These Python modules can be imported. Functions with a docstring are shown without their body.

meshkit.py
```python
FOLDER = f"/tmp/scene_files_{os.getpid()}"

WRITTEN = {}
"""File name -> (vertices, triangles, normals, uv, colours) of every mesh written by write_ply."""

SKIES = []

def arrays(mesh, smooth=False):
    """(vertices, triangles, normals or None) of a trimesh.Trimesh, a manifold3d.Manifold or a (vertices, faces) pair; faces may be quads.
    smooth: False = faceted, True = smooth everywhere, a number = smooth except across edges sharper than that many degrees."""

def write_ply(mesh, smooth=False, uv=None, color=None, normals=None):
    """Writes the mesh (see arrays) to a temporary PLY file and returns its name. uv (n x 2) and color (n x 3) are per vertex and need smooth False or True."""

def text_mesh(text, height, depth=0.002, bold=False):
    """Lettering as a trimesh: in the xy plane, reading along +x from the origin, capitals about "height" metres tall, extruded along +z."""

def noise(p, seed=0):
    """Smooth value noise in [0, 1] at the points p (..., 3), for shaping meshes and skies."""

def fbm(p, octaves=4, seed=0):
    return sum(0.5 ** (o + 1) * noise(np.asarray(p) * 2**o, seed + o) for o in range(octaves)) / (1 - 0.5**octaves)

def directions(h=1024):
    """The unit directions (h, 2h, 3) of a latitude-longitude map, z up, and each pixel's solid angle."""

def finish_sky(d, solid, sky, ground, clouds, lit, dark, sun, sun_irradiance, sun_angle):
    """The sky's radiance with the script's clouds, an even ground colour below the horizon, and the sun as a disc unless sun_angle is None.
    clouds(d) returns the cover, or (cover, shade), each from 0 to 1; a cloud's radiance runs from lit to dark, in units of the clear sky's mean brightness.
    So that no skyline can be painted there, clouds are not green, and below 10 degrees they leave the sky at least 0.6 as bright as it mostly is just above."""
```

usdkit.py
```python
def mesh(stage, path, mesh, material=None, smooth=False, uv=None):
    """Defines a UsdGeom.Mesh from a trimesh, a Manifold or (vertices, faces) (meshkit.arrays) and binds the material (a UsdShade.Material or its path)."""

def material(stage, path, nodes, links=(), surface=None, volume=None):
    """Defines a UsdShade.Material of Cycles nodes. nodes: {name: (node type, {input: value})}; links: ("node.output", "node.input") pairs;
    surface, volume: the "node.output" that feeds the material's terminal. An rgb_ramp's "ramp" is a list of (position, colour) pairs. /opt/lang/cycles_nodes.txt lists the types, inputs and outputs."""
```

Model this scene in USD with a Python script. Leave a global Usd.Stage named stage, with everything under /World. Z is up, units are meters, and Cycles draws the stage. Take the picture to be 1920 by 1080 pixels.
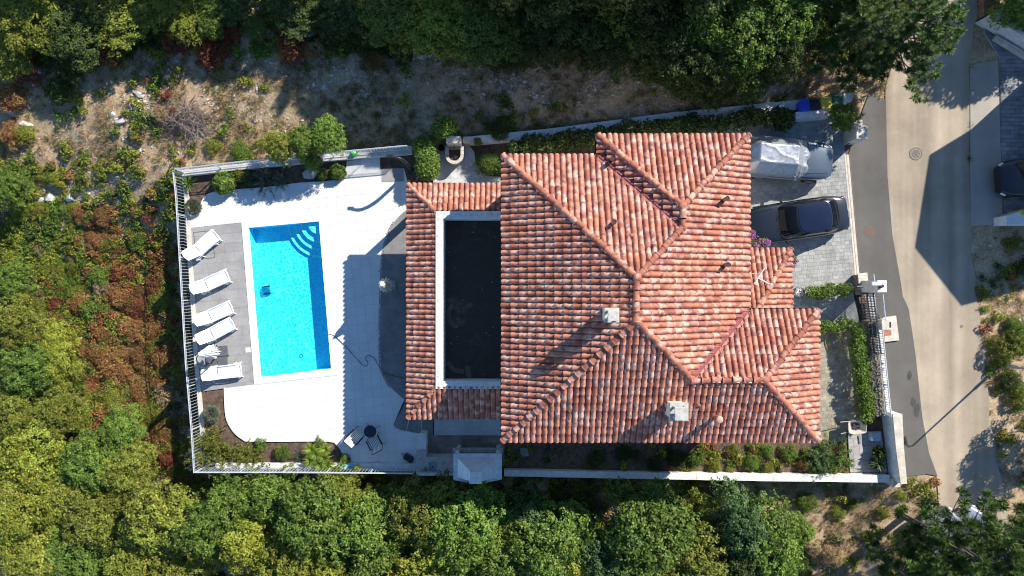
import math, random
import numpy as np, trimesh, shapely, usdkit, meshkit
from shapely.geometry import Polygon, LineString, Point, box as sbox
from shapely.ops import unary_union
from shapely import affinity
from scipy.interpolate import RBFInterpolator
import manifold3d as m3
from pxr import Usd, UsdGeom, UsdLux, UsdShade, Gf, Sdf, Vt

# ------------------------------------------------------------------ camera, sky, sun, exposure
stage = Usd.Stage.CreateInMemory()
UsdGeom.SetStageUpAxis(stage, 'Z')
UsdGeom.SetStageMetersPerUnit(stage, 1.0)
UsdGeom.Xform.Define(stage, '/World')
H, F = 32.5, 1265.0
cam = UsdGeom.Camera.Define(stage, '/World/camera')
cam.CreateFocalLengthAttr(24.0)
cam.CreateHorizontalApertureAttr(24 * 1920 / F)
cam.CreateVerticalApertureAttr(24 * 1080 / F)
cam.AddTranslateOp().Set((0, 0, H))
cam.CreateClippingRangeAttr(Gf.Vec2f(0.1, 1000))
cam.CreateExposureAttr(0.85)
SUN = np.array([0.737, 0.676, 0.0]) * math.cos(math.radians(35)) + np.array([0, 0, math.sin(math.radians(35))])
SUN /= np.linalg.norm(SUN)
sky_m = usdkit.material(stage, '/World/Looks/sky', {
    "s": ("sky_texture", {"sky_type": "single_scattering", "sun_disc": False, "sun_elevation": math.radians(35), "sun_rotation": math.atan2(SUN[0], SUN[1]), "air_density": 1.5, "ozone_density": 10.0, "aerosol_density": 0.1}),
    "b": ("background_shader", {"strength": 0.078})}, [("s.color", "b.color")], surface="b.background")
dome = UsdLux.DomeLight.Define(stage, '/World/sky')
UsdShade.MaterialBindingAPI.Apply(dome.GetPrim()).Bind(sky_m)
sun = UsdLux.DistantLight.Define(stage, '/World/sun')
sun.CreateIntensityAttr(1.12); sun.CreateNormalizeAttr(True); sun.CreateAngleAttr(0.53)
sun.CreateColorAttr(Gf.Vec3f(1.0, 0.935, 0.84))
sun.AddTransformOp().Set(Gf.Matrix4d(*trimesh.geometry.align_vectors([0, 0, 1], SUN).T.flatten().tolist()))

# ------------------------------------------------------------------ helpers
rng = np.random.default_rng(7)
T3 = Sdf.ValueTypeNames.Color3fArray
used = {}


def at(px, py, z=0.0):
    """World point seen at pixel (px, py) of the 1920x1080 survey grid, at height z."""
    return np.array([(px - 960) / F * (H - z), -(py - 540) / F * (H - z), z])


def xy(pts, z=0.0):
    return [tuple(at(a, b, z)[:2]) for a, b in pts]


def P(pts, z=0.0):
    return Polygon(xy(pts, z)).buffer(0)


def numbered(path):
    n = used.get(path, -1) + 1
    used[path] = n
    return path if n == 0 else f'{path}_{n:03d}'


def tag(p, label=None, cat=None, group=None, kind=None):
    p = p.GetPrim() if hasattr(p, 'GetPrim') else p
    for k, v in (('label', label), ('category', cat), ('group', group), ('kind', kind)):
        if v:
            p.SetCustomDataByKey(k, v)
    return p


def path_of(parent):
    return '/World' if parent is None else (parent if isinstance(parent, str) else str(parent.GetPath()))


def obj(name, mesh, m, parent=None, smooth=False, tone=None, kind=None, label=None):
    p = numbered(f'{path_of(parent)}/{name}')
    x = usdkit.mesh(stage, p, mesh, m, smooth=smooth)
    if tone is not None:
        UsdGeom.PrimvarsAPI(x).CreatePrimvar('tone', T3, 'vertex').Set(Vt.Vec3fArray.FromNumpy(np.asarray(tone, np.float32)))
    if kind or label:
        tag(x, kind=kind, label=label)
    return x.GetPrim()


def thing(name, label, cat, loc=(0, 0, 0), rz=0.0, s=1.0, group=None):
    x = UsdGeom.Xform.Define(stage, numbered('/World/' + name))
    x.AddTranslateOp().Set(tuple(float(v) for v in loc))
    if rz: x.AddRotateZOp().Set(float(rz))
    if not np.isscalar(s) or s != 1.0: x.AddScaleOp().Set(Gf.Vec3f(*([float(s)] * 3 if np.isscalar(s) else map(float, s))))
    return tag(x, label, cat, group)


def inst(name, proto, label, cat, loc, rz=0.0, s=1.0, group=None):
    t = thing(name, label, cat, loc, rz, s, group)
    t.GetReferences().AddInternalReference(proto)
    t.SetInstanceable(True)
    return t


def struct(name, mesh, m, **k):
    return obj(name, mesh, m, kind='structure', **k)


def cat_(ms):
    ms = [m for m in ms if m is not None and len(m.faces)]
    return trimesh.util.concatenate(ms) if len(ms) > 1 else ms[0]


def box(cx, cy, cz, sx, sy, sz, rz=0.0):
    b = trimesh.creation.box((sx, sy, sz))
    if rz: b.apply_transform(trimesh.transformations.rotation_matrix(math.radians(rz), (0, 0, 1)))
    b.apply_translation((cx, cy, cz))
    return b


def rbox(cx, cy, cz, sx, sy, sz, r=0.02, rz=0.0):
    """Box with chamfered edges."""
    c = []
    for i in (-1, 1):
        for j in (-1, 1):
            for k in (-1, 1):
                for a in range(3):
                    d = [r, r, r]; d[a] = 0
                    c.append([i * (sx / 2 - d[0]), j * (sy / 2 - d[1]), k * (sz / 2 - d[2])])
    b = trimesh.convex.convex_hull(np.array(c))
    if rz: b.apply_transform(trimesh.transformations.rotation_matrix(math.radians(rz), (0, 0, 1)))
    b.apply_translation((cx, cy, cz))
    return b


def cyl(p0, p1, r, n=10, r1=None):
    return tube([p0, p1], [r, r if r1 is None else r1], n)


def tube(pts, rad, n=6, cap=True):
    p = np.asarray(pts, float)
    rad = np.broadcast_to(np.asarray(rad, float), (len(p),))
    t = np.gradient(p, axis=0) if len(p) > 2 else np.repeat([p[1] - p[0]], 2, 0)
    t = t / (np.linalg.norm(t, axis=1, keepdims=True) + 1e-9)
    ref = np.array([0, 0, 1.0]) if abs(t[:, 2]).mean() < 0.8 else np.array([1.0, 0, 0])
    a = np.cross(t, ref); a /= np.linalg.norm(a, axis=1, keepdims=True) + 1e-9
    b = np.cross(t, a)
    th = np.arange(n) * 2 * np.pi / n
    v = p[:, None] + rad[:, None, None] * (np.cos(th)[None, :, None] * a[:, None] + np.sin(th)[None, :, None] * b[:, None])
    v = v.reshape(-1, 3)
    f = []
    for i in range(len(p) - 1):
        for j in range(n):
            A, B = i * n + j, i * n + (j + 1) % n
            f += [(A, A + n, B), (B, A + n, B + n)]
    if cap:
        k = len(v)
        v = np.vstack([v, p[0], p[-1]])
        e = (len(p) - 1) * n
        for j in range(n):
            f += [(k, j, (j + 1) % n), (k + 1, e + (j + 1) % n, e + j)]
    return trimesh.Trimesh(v, np.array(f), process=False)


def prism(poly, z0, z1):
    """Extrude a shapely polygon (or multi) from z0 to z1."""
    out = []
    for g in getattr(poly, 'geoms', [poly]):
        if g.is_empty or g.geom_type != 'Polygon' or g.area < 1e-5: continue
        m = trimesh.creation.extrude_polygon(g, z1 - z0, engine='earcut')
        m.apply_translation((0, 0, z0))
        out.append(m)
    return cat_(out) if out else None


def cprism(pts, z0, z1):
    """Fast prism of a convex ring, no bottom."""
    p = np.asarray(pts, float); n = len(p)
    v = np.vstack([np.c_[p, np.full(n, z0)], np.c_[p, np.full(n, z1)]])
    f = [(n, n + i, n + i + 1) for i in range(1, n - 1)]
    for i in range(n):
        j = (i + 1) % n
        f += [(i, j, n + j), (i, n + j, n + i)]
    return v, np.array(f)


def spline(pts, n=8):
    """Catmull-Rom through points."""
    p = np.asarray(pts, float)
    q = np.vstack([2 * p[0] - p[1], p, 2 * p[-1] - p[-2]])
    out = []
    for i in range(1, len(q) - 2):
        for t in np.linspace(0, 1, n, endpoint=False):
            a, b, c, d = q[i - 1:i + 3]
            out.append(0.5 * (2 * b + (c - a) * t + (2 * a - 5 * b + 4 * c - d) * t * t + (3 * b - a - 3 * c + d) * t ** 3))
    out.append(p[-1])
    return np.array(out)


def ring_loft(rings, close_top=True, close_bottom=False):
    """rings: list of (n,3)."""
    n = len(rings[0]); v = np.vstack(rings); f = []
    for i in range(len(rings) - 1):
        for j in range(n):
            A, B = i * n + j, i * n + (j + 1) % n
            f += [(A, B, A + n), (B, B + n, A + n)]
    if close_top:
        k = len(v); v = np.vstack([v, rings[-1].mean(0)]); e = (len(rings) - 1) * n
        f += [(k, e + j, e + (j + 1) % n) for j in range(n)]
    if close_bottom:
        k = len(v); v = np.vstack([v, rings[0].mean(0)])
        f += [(k, (j + 1) % n, j) for j in range(n)]
    return trimesh.Trimesh(v, np.array(f), process=False)


# ------------------------------------------------------------------ materials
MATS = {}


def mat(name, c1, c2=None, scale=2.0, rough=0.8, detail=6.0, bump=0.0, bscale=30.0, metallic=0.0, c3=None, tone=0.0, coat=0.0, spec=0.5, lo=0.35, hi=0.65, scale2=None, bdist=0.02, amp2=.1):
    if name in MATS: return MATS[name]
    c2 = c2 or c1
    n = {"g": ("geometry", {}), "n": ("noise_texture", {"scale": scale, "detail": detail, "roughness": 0.6}),
         "r": ("rgb_ramp", {"ramp": [(lo, c1), (hi, c2)] if c3 is None else [(lo, c1), ((lo + hi) / 2, c2), (hi, c3)]}),
         "p": ("principled_bsdf", {"roughness": rough, "metallic": metallic, "coat_weight": coat, "coat_roughness": 0.03, "specular_ior_level": spec})}
    l = [("g.position", "n.vector"), ("n.fac", "r.fac")]
    out = "r.color"
    if scale2:
        n["n2"] = ("noise_texture", {"scale": scale2, "detail": 4.0})
        n["mr2"] = ("map_range", {"from_min": 0.3, "from_max": 0.7, "to_min": 1 - amp2, "to_max": 1 + amp2})
        n["mx2"] = ("vector_math", {"math_type": "scale"})
        l += [("g.position", "n2.vector"), ("n2.fac", "mr2.value"), (out, "mx2.vector1"), ("mr2.result", "mx2.scale")]
        out = "mx2.vector"
    if tone:
        n["a"] = ("attribute", {"attribute": "tone"})
        n["sa"] = ("separate_color", {})
        n["mr"] = ("map_range", {"from_min": 0.0, "from_max": 1.0, "to_min": 1 - tone, "to_max": 1 + tone})
        n["mx"] = ("vector_math", {"math_type": "scale"})
        l += [("a.color", "sa.color"), ("sa.r", "mr.value"), (out, "mx.vector1"), ("mr.result", "mx.scale")]
        out = "mx.vector"
    l.append((out, "p.base_color"))
    if bump:
        n["bn"] = ("noise_texture", {"scale": bscale, "detail": 5.0})
        n["b"] = ("bump", {"strength": bump, "distance": bdist})
        l += [("g.position", "bn.vector"), ("bn.fac", "b.height"), ("b.normal", "p.normal")]
    MATS[name] = usdkit.material(stage, '/World/Looks/' + name, n, l, surface="p.BSDF")
    return MATS[name]


def leaf_mat(name, c0, c1, c2, trans=0.42, rough=0.55):
    n = {"a": ("attribute", {"attribute": "tone"}), "sa": ("separate_color", {}),
         "r": ("rgb_ramp", {"ramp": [(0, c0), (0.5, c1), (1, c2)]}), "o": ("object_info", {}),
         "mr": ("map_range", {"to_min": 0.8, "to_max": 1.25}), "mh": ("map_range", {"to_min": 0.472, "to_max": 0.522}),
         "h": ("hsv", {"saturation": 1.0}),
         "p": ("principled_bsdf", {"roughness": rough, "specular_ior_level": 0.35}), "t": ("translucent_bsdf", {}), "m": ("mix_closure", {"fac": trans})}
    l = [("a.color", "sa.color"), ("sa.r", "r.fac"), ("r.color", "h.color"), ("o.random", "mr.value"), ("mr.result", "h.value"), ("sa.b", "mh.value"), ("mh.result", "h.hue"),
         ("h.color", "p.base_color"), ("h.color", "t.color"), ("p.BSDF", "m.closure1"), ("t.BSDF", "m.closure2")]
    MATS[name] = usdkit.material(stage, '/World/Looks/' + name, n, l, surface="m.closure")
    return MATS[name]


LEAF = {
    'olive': leaf_mat('leaf_olive', (.06, .08, .014), (.21, .245, .036), (.44, .46, .085)),
    'bright': leaf_mat('leaf_bright', (.042, .08, .014), (.14, .235, .036), (.33, .44, .085)),
    'yellow': leaf_mat('leaf_yellow', (.085, .115, .014), (.255, .295, .036), (.50, .53, .09)),
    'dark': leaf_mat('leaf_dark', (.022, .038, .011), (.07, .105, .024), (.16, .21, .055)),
    'bluish': leaf_mat('leaf_bluish', (.03, .068, .024), (.085, .16, .05), (.2, .29, .11)),
    'rust': leaf_mat('leaf_rust', (.12, .10, .03), (.33, .17, .06), (.56, .35, .14)),
    'red': leaf_mat('leaf_red', (.12, .04, .022), (.28, .085, .045), (.44, .2, .09)),
    'grey': leaf_mat('leaf_grey', (.08, .10, .07), (.19, .225, .15), (.32, .36, .26)),
    'pine': leaf_mat('leaf_pine', (.014, .038, .008), (.055, .108, .018), (.15, .235, .04), trans=0.15),
    'lime': leaf_mat('leaf_lime', (.07, .13, .012), (.2, .3, .035), (.36, .46, .08)),
    'pink': leaf_mat('leaf_pink', (.3, .08, .25), (.5, .18, .42), (.7, .4, .62)),
    'crimson': leaf_mat('leaf_crimson', (.1, .005, .015), (.2, .012, .03), (.4, .05, .09)),
    'orange': leaf_mat('leaf_orange', (.3, .15, .01), (.5, .28, .03), (.6, .4, .05)),
    'straw': leaf_mat('leaf_straw', (.22, .16, .08), (.40, .30, .16), (.58, .48, .29)),
}
bark = mat('bark', (.035, .028, .022), (.10, .082, .068), scale=9, bump=.6, bscale=25)
bark_pale = mat('bark_pale', (.2, .18, .155), (.4, .37, .33), scale=9, bump=.4, bscale=25)
white_stone = mat('white_stone', (.6, .585, .55), (.72, .7, .67), scale=3, rough=.8, bump=.12, bscale=20, scale2=11)
deck_white = mat('deck_white', (.665, .655, .63), (.73, .72, .70), scale=1.3, rough=.75, tone=.035, bump=.04, bscale=60, scale2=7, amp2=.02)
coping_m = mat('coping_white', (.8, .8, .785), (.85, .85, .84), scale=4, rough=.65)
grey_tile = mat('grey_tile', (.27, .265, .258), (.345, .338, .328), scale=1.4, rough=.7, tone=.06, bump=.08, bscale=50, scale2=9, amp2=.06)
grout = mat('grout', (.40, .395, .38), (.5, .49, .475), scale=8, rough=.9)
concrete = mat('concrete', (.2, .195, .185), (.3, .29, .275), scale=1.5, rough=.85, bump=.15, bscale=30, scale2=8)
plaster = mat('white_plaster', (.62, .61, .585), (.74, .73, .71), scale=1.5, rough=.85, bump=.1, bscale=60, scale2=6)
wall_cap = mat('wall_cap', (.46, .44, .4), (.62, .6, .56), scale=1.7, rough=.85, bump=.2, bscale=25, scale2=8)
white_plastic = mat('white_plastic', (.82, .83, .83), (.86, .87, .87), scale=3, rough=.45)
sling = mat('sling_fabric', (.6, .64, .64), (.68, .72, .72), scale=30, rough=.8, bump=.2, bscale=150)
white_cloth = mat('white_cloth', (.72, .72, .71), (.82, .82, .81), scale=12, rough=.9, bump=.3, bscale=40)
galv = mat('painted_steel', (.5, .52, .56), (.6, .62, .66), scale=4, rough=.45, metallic=.25)
dark_steel = mat('dark_steel', (.045, .055, .065), (.07, .085, .1), scale=4, rough=.5, metallic=.3)
black_plastic = mat('black_plastic', (.012, .013, .018), (.02, .021, .028), scale=6, rough=.45)
soil = mat('soil', (.05, .034, .024), (.13, .085, .058), scale=5, rough=.95, bump=.9, bscale=22, c3=(.19, .12, .08), lo=.3, hi=.72, bdist=.06)
gutter_m = mat('gutter_metal', (.05, .04, .032), (.075, .06, .05), scale=3, rough=.5, metallic=.2)
flash_m = mat('valley_metal', (.26, .07, .065), (.36, .11, .10), scale=3, rough=.45, metallic=.15)
deck_under = mat('roof_underlay', (.05, .025, .018), (.09, .05, .035), scale=4, rough=.9)
render_m = mat('house_render', (.62, .58, .5), (.7, .66, .58), scale=2, rough=.9)
beige_stone = mat('beige_stone', (.5, .45, .37), (.66, .6, .51), scale=3, rough=.85, bump=.25, bscale=25, scale2=10)
membrane = mat('roof_membrane', (.034, .030, .022), (.042, .036, .027), scale=.8, rough=.8, c3=(.085, .078, .064), lo=.56, hi=.7, bump=.15, bscale=30, scale2=5, amp2=.2, detail=3.0)
paver_m = mat('driveway_paver', (.27, .278, .265), (.39, .39, .37), scale=1.2, rough=.85, tone=.16, bump=.15, bscale=40, scale2=10)
tan_paver_m = mat('tan_paver', (.25, .22, .155), (.38, .345, .26), scale=1.2, rough=.85, tone=.22, bump=.15, bscale=40, scale2=10)
paver_dark = mat('yard_paver', (.17, .18, .19), (.27, .28, .29), scale=1.2, rough=.85, tone=.2)
water_m = None


def tile_material():
    n = {"g": ("geometry", {}), "a": ("attribute", {"attribute": "tone"}), "s": ("separate_color", {}),
         "r": ("rgb_ramp", {"ramp": [(0, (.28, .09, .055)), (.3, (.39, .132, .078)), (.65, (.47, .176, .105)), (1, (.54, .24, .15))]}),
         "n": ("noise_texture", {"scale": 3.6, "detail": 2.0}), "n2": ("noise_texture", {"scale": 5.5, "detail": 2.0}), "off": ("vector_math", {"math_type": "add", "vector2": (31.7, 11.3, 5.1)}),
         "v": ("math", {"math_type": "subtract", "value2": .5}), "rr": ("map_range", {"to_min": -0.42, "to_max": 0.42}),
         "vr": ("math", {"math_type": "multiply"}),
         "w1": ("math", {"math_type": "add"}), "w2": ("math", {"math_type": "multiply_add", "value2": 1.2, "value3": -0.33}), "sb": ("math", {"math_type": "multiply", "value2": .42}), "w3": ("math", {"math_type": "add"}),
         "pale": ("map_range", {"range_type": "smoothstep", "from_min": .36, "from_max": .86, "to_min": 0., "to_max": .8, "clamp": True}),
         "m1": ("mix_color", {"b": (.74, .485, .385)}),
         "d1": ("math", {"math_type": "subtract"}),
         "dark": ("map_range", {"range_type": "smoothstep", "from_min": .46, "from_max": .74, "to_min": 0., "to_max": .82, "clamp": True}),
         "m2": ("mix_color", {"b": (.19, .072, .06)}),
         "bn": ("noise_texture", {"scale": 40.0, "detail": 4.0}), "b": ("bump", {"strength": .12, "distance": .01}),
         "p": ("principled_bsdf", {"roughness": .72, "specular_ior_level": .4})}
    l = [("a.color", "s.color"), ("s.r", "r.fac"), ("g.position", "n.vector"), ("g.position", "off.vector1"), ("off.vector", "n2.vector"), ("g.position", "bn.vector"),
         ("s.g", "v.value1"), ("s.b", "rr.value"), ("v.value", "vr.value1"), ("rr.result", "vr.value2"),
         ("n.fac", "w2.value1"), ("w2.value", "w1.value1"), ("s.b", "sb.value1"), ("sb.value", "w1.value2"), ("w1.value", "w3.value1"), ("vr.value", "w3.value2"), ("w3.value", "pale.value"),
         ("r.color", "m1.a"), ("pale.result", "m1.fac"),
         ("n2.fac", "d1.value1"), ("vr.value", "d1.value2"), ("d1.value", "dark.value"), ("m1.result", "m2.a"), ("dark.result", "m2.fac"),
         ("m2.result", "p.base_color"), ("bn.fac", "b.height"), ("b.normal", "p.normal")]
    return usdkit.material(stage, '/World/Looks/roof_tile', n, l, surface="p.BSDF")


tile_m = tile_material()


def ground_material():
    n = {"g": ("geometry", {}),
         "nL": ("noise_texture", {"scale": .22, "detail": 5.0, "roughness": .6}), "nM": ("noise_texture", {"scale": 1.3, "detail": 7.0, "roughness": .7}),
         "nS": ("noise_texture", {"scale": 9.0, "detail": 6.0, "roughness": .7}), "nG": ("noise_texture", {"scale": .5, "detail": 6.0, "roughness": .65}),
         "r1": ("rgb_ramp", {"ramp": [(.25, (.24, .165, .095)), (.45, (.42, .30, .18)), (.62, (.55, .41, .265)), (.8, (.64, .52, .37))]}),
         "r2": ("rgb_ramp", {"ramp": [(.3, (.12, .085, .055)), (.7, (.42, .38, .32))]}),
         "fg": ("map_range", {"range_type": "smoothstep", "from_min": .5, "from_max": .68, "clamp": True, "to_max": .75}),
         "m1": ("mix_color", {}),
         "fgr": ("map_range", {"range_type": "smoothstep", "from_min": .52, "from_max": .7, "clamp": True, "to_max": .35}),
         "m2": ("mix_color", {"b": (.15, .14, .055)}),
         "sp": ("map_range", {"from_min": .3, "from_max": .7, "to_min": .6, "to_max": 1.3}), "sc": ("vector_math", {"math_type": "scale"}),
         "b": ("bump", {"strength": .8, "distance": .06}), "p": ("principled_bsdf", {"roughness": .95, "specular_ior_level": .2})}
    l = [("g.position", f"{k}.vector") for k in ("nL", "nM", "nS", "nG")]
    l += [("nM.fac", "r1.fac"), ("nS.fac", "r2.fac"), ("nG.fac", "fg.value"), ("r1.color", "m1.a"), ("r2.color", "m1.b"), ("fg.result", "m1.fac"),
          ("nL.fac", "fgr.value"), ("m1.result", "m2.a"), ("fgr.result", "m2.fac"), ("nS.fac", "sp.value"), ("m2.result", "sc.vector1"), ("sp.result", "sc.scale"),
          ("sc.vector", "p.base_color"), ("nS.fac", "b.height"), ("b.normal", "p.normal")]
    return usdkit.material(stage, '/World/Looks/dry_ground', n, l, surface="p.BSDF")


def road_material(name, a, b, spk=.25, streak=.12):
    """Worn paving: fine aggregate speckle, soft stains, faint wheel streaks along the road (y)."""
    n = {"g": ("geometry", {}), "mp": ("mapping", {"scale": (1.1, .06, 1)}),
         "n1": ("noise_texture", {"scale": .55, "detail": 8.0, "roughness": .68}), "n2": ("noise_texture", {"scale": 55.0, "detail": 3.0}), "n3": ("noise_texture", {"scale": 1.0, "detail": 3.0}),
         "r": ("rgb_ramp", {"ramp": [(.3, a), (.7, b)]}),
         "s2": ("map_range", {"from_min": .3, "from_max": .7, "to_min": 1 - spk, "to_max": 1 + spk}), "s3": ("map_range", {"from_min": .3, "from_max": .7, "to_min": 1 - streak, "to_max": 1 + streak}),
         "m2": ("vector_math", {"math_type": "scale"}), "m3": ("vector_math", {"math_type": "scale"}),
         "b": ("bump", {"strength": .25, "distance": .01}), "p": ("principled_bsdf", {"roughness": .9, "specular_ior_level": .3})}
    l = [("g.position", "n1.vector"), ("g.position", "n2.vector"), ("g.position", "mp.vector"), ("mp.vector", "n3.vector"), ("n1.fac", "r.fac"), ("n2.fac", "s2.value"), ("n3.fac", "s3.value"),
         ("r.color", "m2.vector1"), ("s2.result", "m2.scale"), ("m2.vector", "m3.vector1"), ("s3.result", "m3.scale"), ("m3.vector", "p.base_color"), ("n2.fac", "b.height"), ("b.normal", "p.normal")]
    return usdkit.material(stage, '/World/Looks/' + name, n, l, surface="p.BSDF")


ground_m = ground_material()
asphalt_m = road_material('asphalt', (.105, .099, .09), (.145, .137, .124), .22, .10)
road_m = road_material('road_concrete', (.31, .252, .185), (.44, .366, .274), .2, .26)
pave_m = road_material('pavement_concrete', (.33, .30, .25), (.43, .40, .34), .15, .04)


def car_paint(name, c, metallic=.5, rough=.35):
    return mat(name, c, tuple(min(1, v * 1.1) for v in c), scale=2, rough=rough, metallic=metallic, coat=1.0)


car_glass = mat('car_glass', (.006, .008, .012), (.008, .01, .015), rough=.10, spec=.2)
tyre_m = mat('tyre', (.015, .015, .015), (.025, .025, .025), scale=20, rough=.85)
rim_m = mat('rim', (.45, .46, .48), (.5, .51, .53), rough=.3, metallic=.8)

# ------------------------------------------------------------------ terrain
LOT = P([(341, 325), (768, 278), (880, 266), (960, 250), (1500, 197), (1596, 190), (1592, 290), (1612, 520), (1652, 600), (1664, 780), (1690, 905), (1655, 903),
         (1200, 897), (945, 891), (780, 884), (376, 884), (344, 374)])
ctl = [(-300, -200, .6), (0, 0, .2), (0, 250, -.5), (200, 150, .2), (250, 330, -.3), (500, 0, .8), (960, 0, 1.0), (1500, 0, .5), (330, 320, -.05), (318, 370, -.45), (312, 430, -1.5), (306, 500, -2.1), (300, 700, -2.4), (320, 900, -2.4), (150, 400, -1.2), (0, 500, -2.2), (0, 800, -3),
       (0, 1080, -3.2), (-500, 1200, -4), (400, 930, -2.3), (700, 950, -2.3), (1000, 950, -2.1), (1300, 960, -1.3), (1600, 960, -1.05), (1690, 935, -.35), (900, 1200, -3), (1300, 1200, -2), (1600, 1200, -1),
       (420, 290, 0), (600, 260, .1), (770, 250, .2), (1000, 215, .35), (1250, 200, .3), (1480, 175, .1), (1620, 170, -.08), (1600, 60, .1), (1750, 1000, -.1), (1720, 930, -.12), (1720, 1080, -.3),
       (1660, 100, -.08)]
ctl += [(x, y, -.09) for x in (1690, 1850, 2100, 2600) for y in range(-300, 1400, 150)]
ctl += [(1640, y, -.09) for y in range(200, 900, 100)]
C = np.array([(*at(a, b)[:2], z) for a, b, z in ctl])
_rbf = RBFInterpolator(C[:, :2], C[:, 2], kernel='linear', smoothing=.02)
FLAT = unary_union([P([(1630, 140), (1740, -60), (1900, -60), (2600, -300), (2600, 1500), (1920, 1300), (1860, 1020), (1700, 905), (1610, 520)]).buffer(.25)])


def zt(p, wild=True):
    """Ground height at points (n,2)."""
    p = np.atleast_2d(np.asarray(p, float))
    z = _rbf(np.clip(p, [-40, -34], [60, 34]))
    d = shapely.distance(shapely.points(p), FLAT)
    w = np.clip(d / 1.5, 0, 1)
    z = z * w + (-.09) * (1 - w)
    q = np.c_[p, np.zeros(len(p))]
    return z + w * ((meshkit.fbm(q * .9, 4, 3) - .5) * .22 + (meshkit.fbm(q * 3.1, 3, 9) - .5) * .10)


gx = np.concatenate([np.linspace(-120, -36, 12), np.arange(-35, 40.1, .28), np.linspace(42, 120, 12)])
gy = np.concatenate([np.linspace(-100, -26, 12), np.arange(-25, 25.1, .28), np.linspace(27, 100, 12)])
GX, GY = np.meshgrid(gx, gy)
pts = np.c_[GX.ravel(), GY.ravel()]
gz = zt(pts)
inside = shapely.contains_xy(LOT.buffer(-.05), pts[:, 0], pts[:, 1])
gz[inside] = -2.6
nx, ny = len(gx), len(gy)
ii = (np.arange(ny - 1)[:, None] * nx + np.arange(nx - 1)[None]).ravel()
faces = np.vstack([np.c_[ii, ii + 1, ii + nx + 1], np.c_[ii, ii + nx + 1, ii + nx]])
struct('ground', trimesh.Trimesh(np.c_[pts, gz], faces, process=False), ground_m, smooth=True)


def sheet(name, poly, z, m, th=.05):
    return struct(name, prism(poly, z - th, z), m)


ROADL = [(1745, -60), (1728, 20), (1690, 90), (1668, 140), (1661, 185), (1663, 330), (1672, 440), (1688, 530), (1692, 556), (1703, 580), (1715, 660), (1728, 780), (1741, 850), (1757, 892), (1764, 960), (1790, 1060), (1820, 1200)]
ROADR = [(1940, 1200), (1902, 1060), (1888, 950), (1864, 830), (1850, 700), (1834, 570), (1821, 425), (1820, 100), (1838, 20), (1846, -60)]
wob = lambda pts, s: [(a + 3 * math.sin(i * 2.1 + s), b) for i, (a, b) in enumerate(pts)]
dens = lambda pts: spline(pts, 5)
ROAD = Polygon(np.vstack([xy(dens(ROADL)), xy(wob(dens(ROADR), 1))])).buffer(0)
sheet('road', ROAD, -.045, road_m)
sheet('asphalt_verge', P([(1630, 176), (1662, 186), (1665, 330), (1674, 440), (1690, 530), (1694, 556), (1705, 580), (1717, 660), (1730, 780), (1743, 850), (1759, 893), (1737, 889), (1705, 894), (1690, 895), (1668, 780), (1652, 600),
                          (1612, 520), (1592, 290), (1606, 240)]), -.038, asphalt_m)
sheet('pavement', P([(1819, 122), (1872, 112), (1876, 250), (1881, 420), (1822, 424)]), -.02, pave_m, .1)
yard = P([(1876, 108), (1846, 60), (1852, 20), (2100, -60), (2100, 420), (1885, 400), (1877, 260)])
sheet('yard_bedding', yard, -.05, grout)
# painted survey mark, small covers and stains on the paving
stain = mat('oil_stain', (.05, .045, .04), (.075, .07, .065), scale=6)


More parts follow.
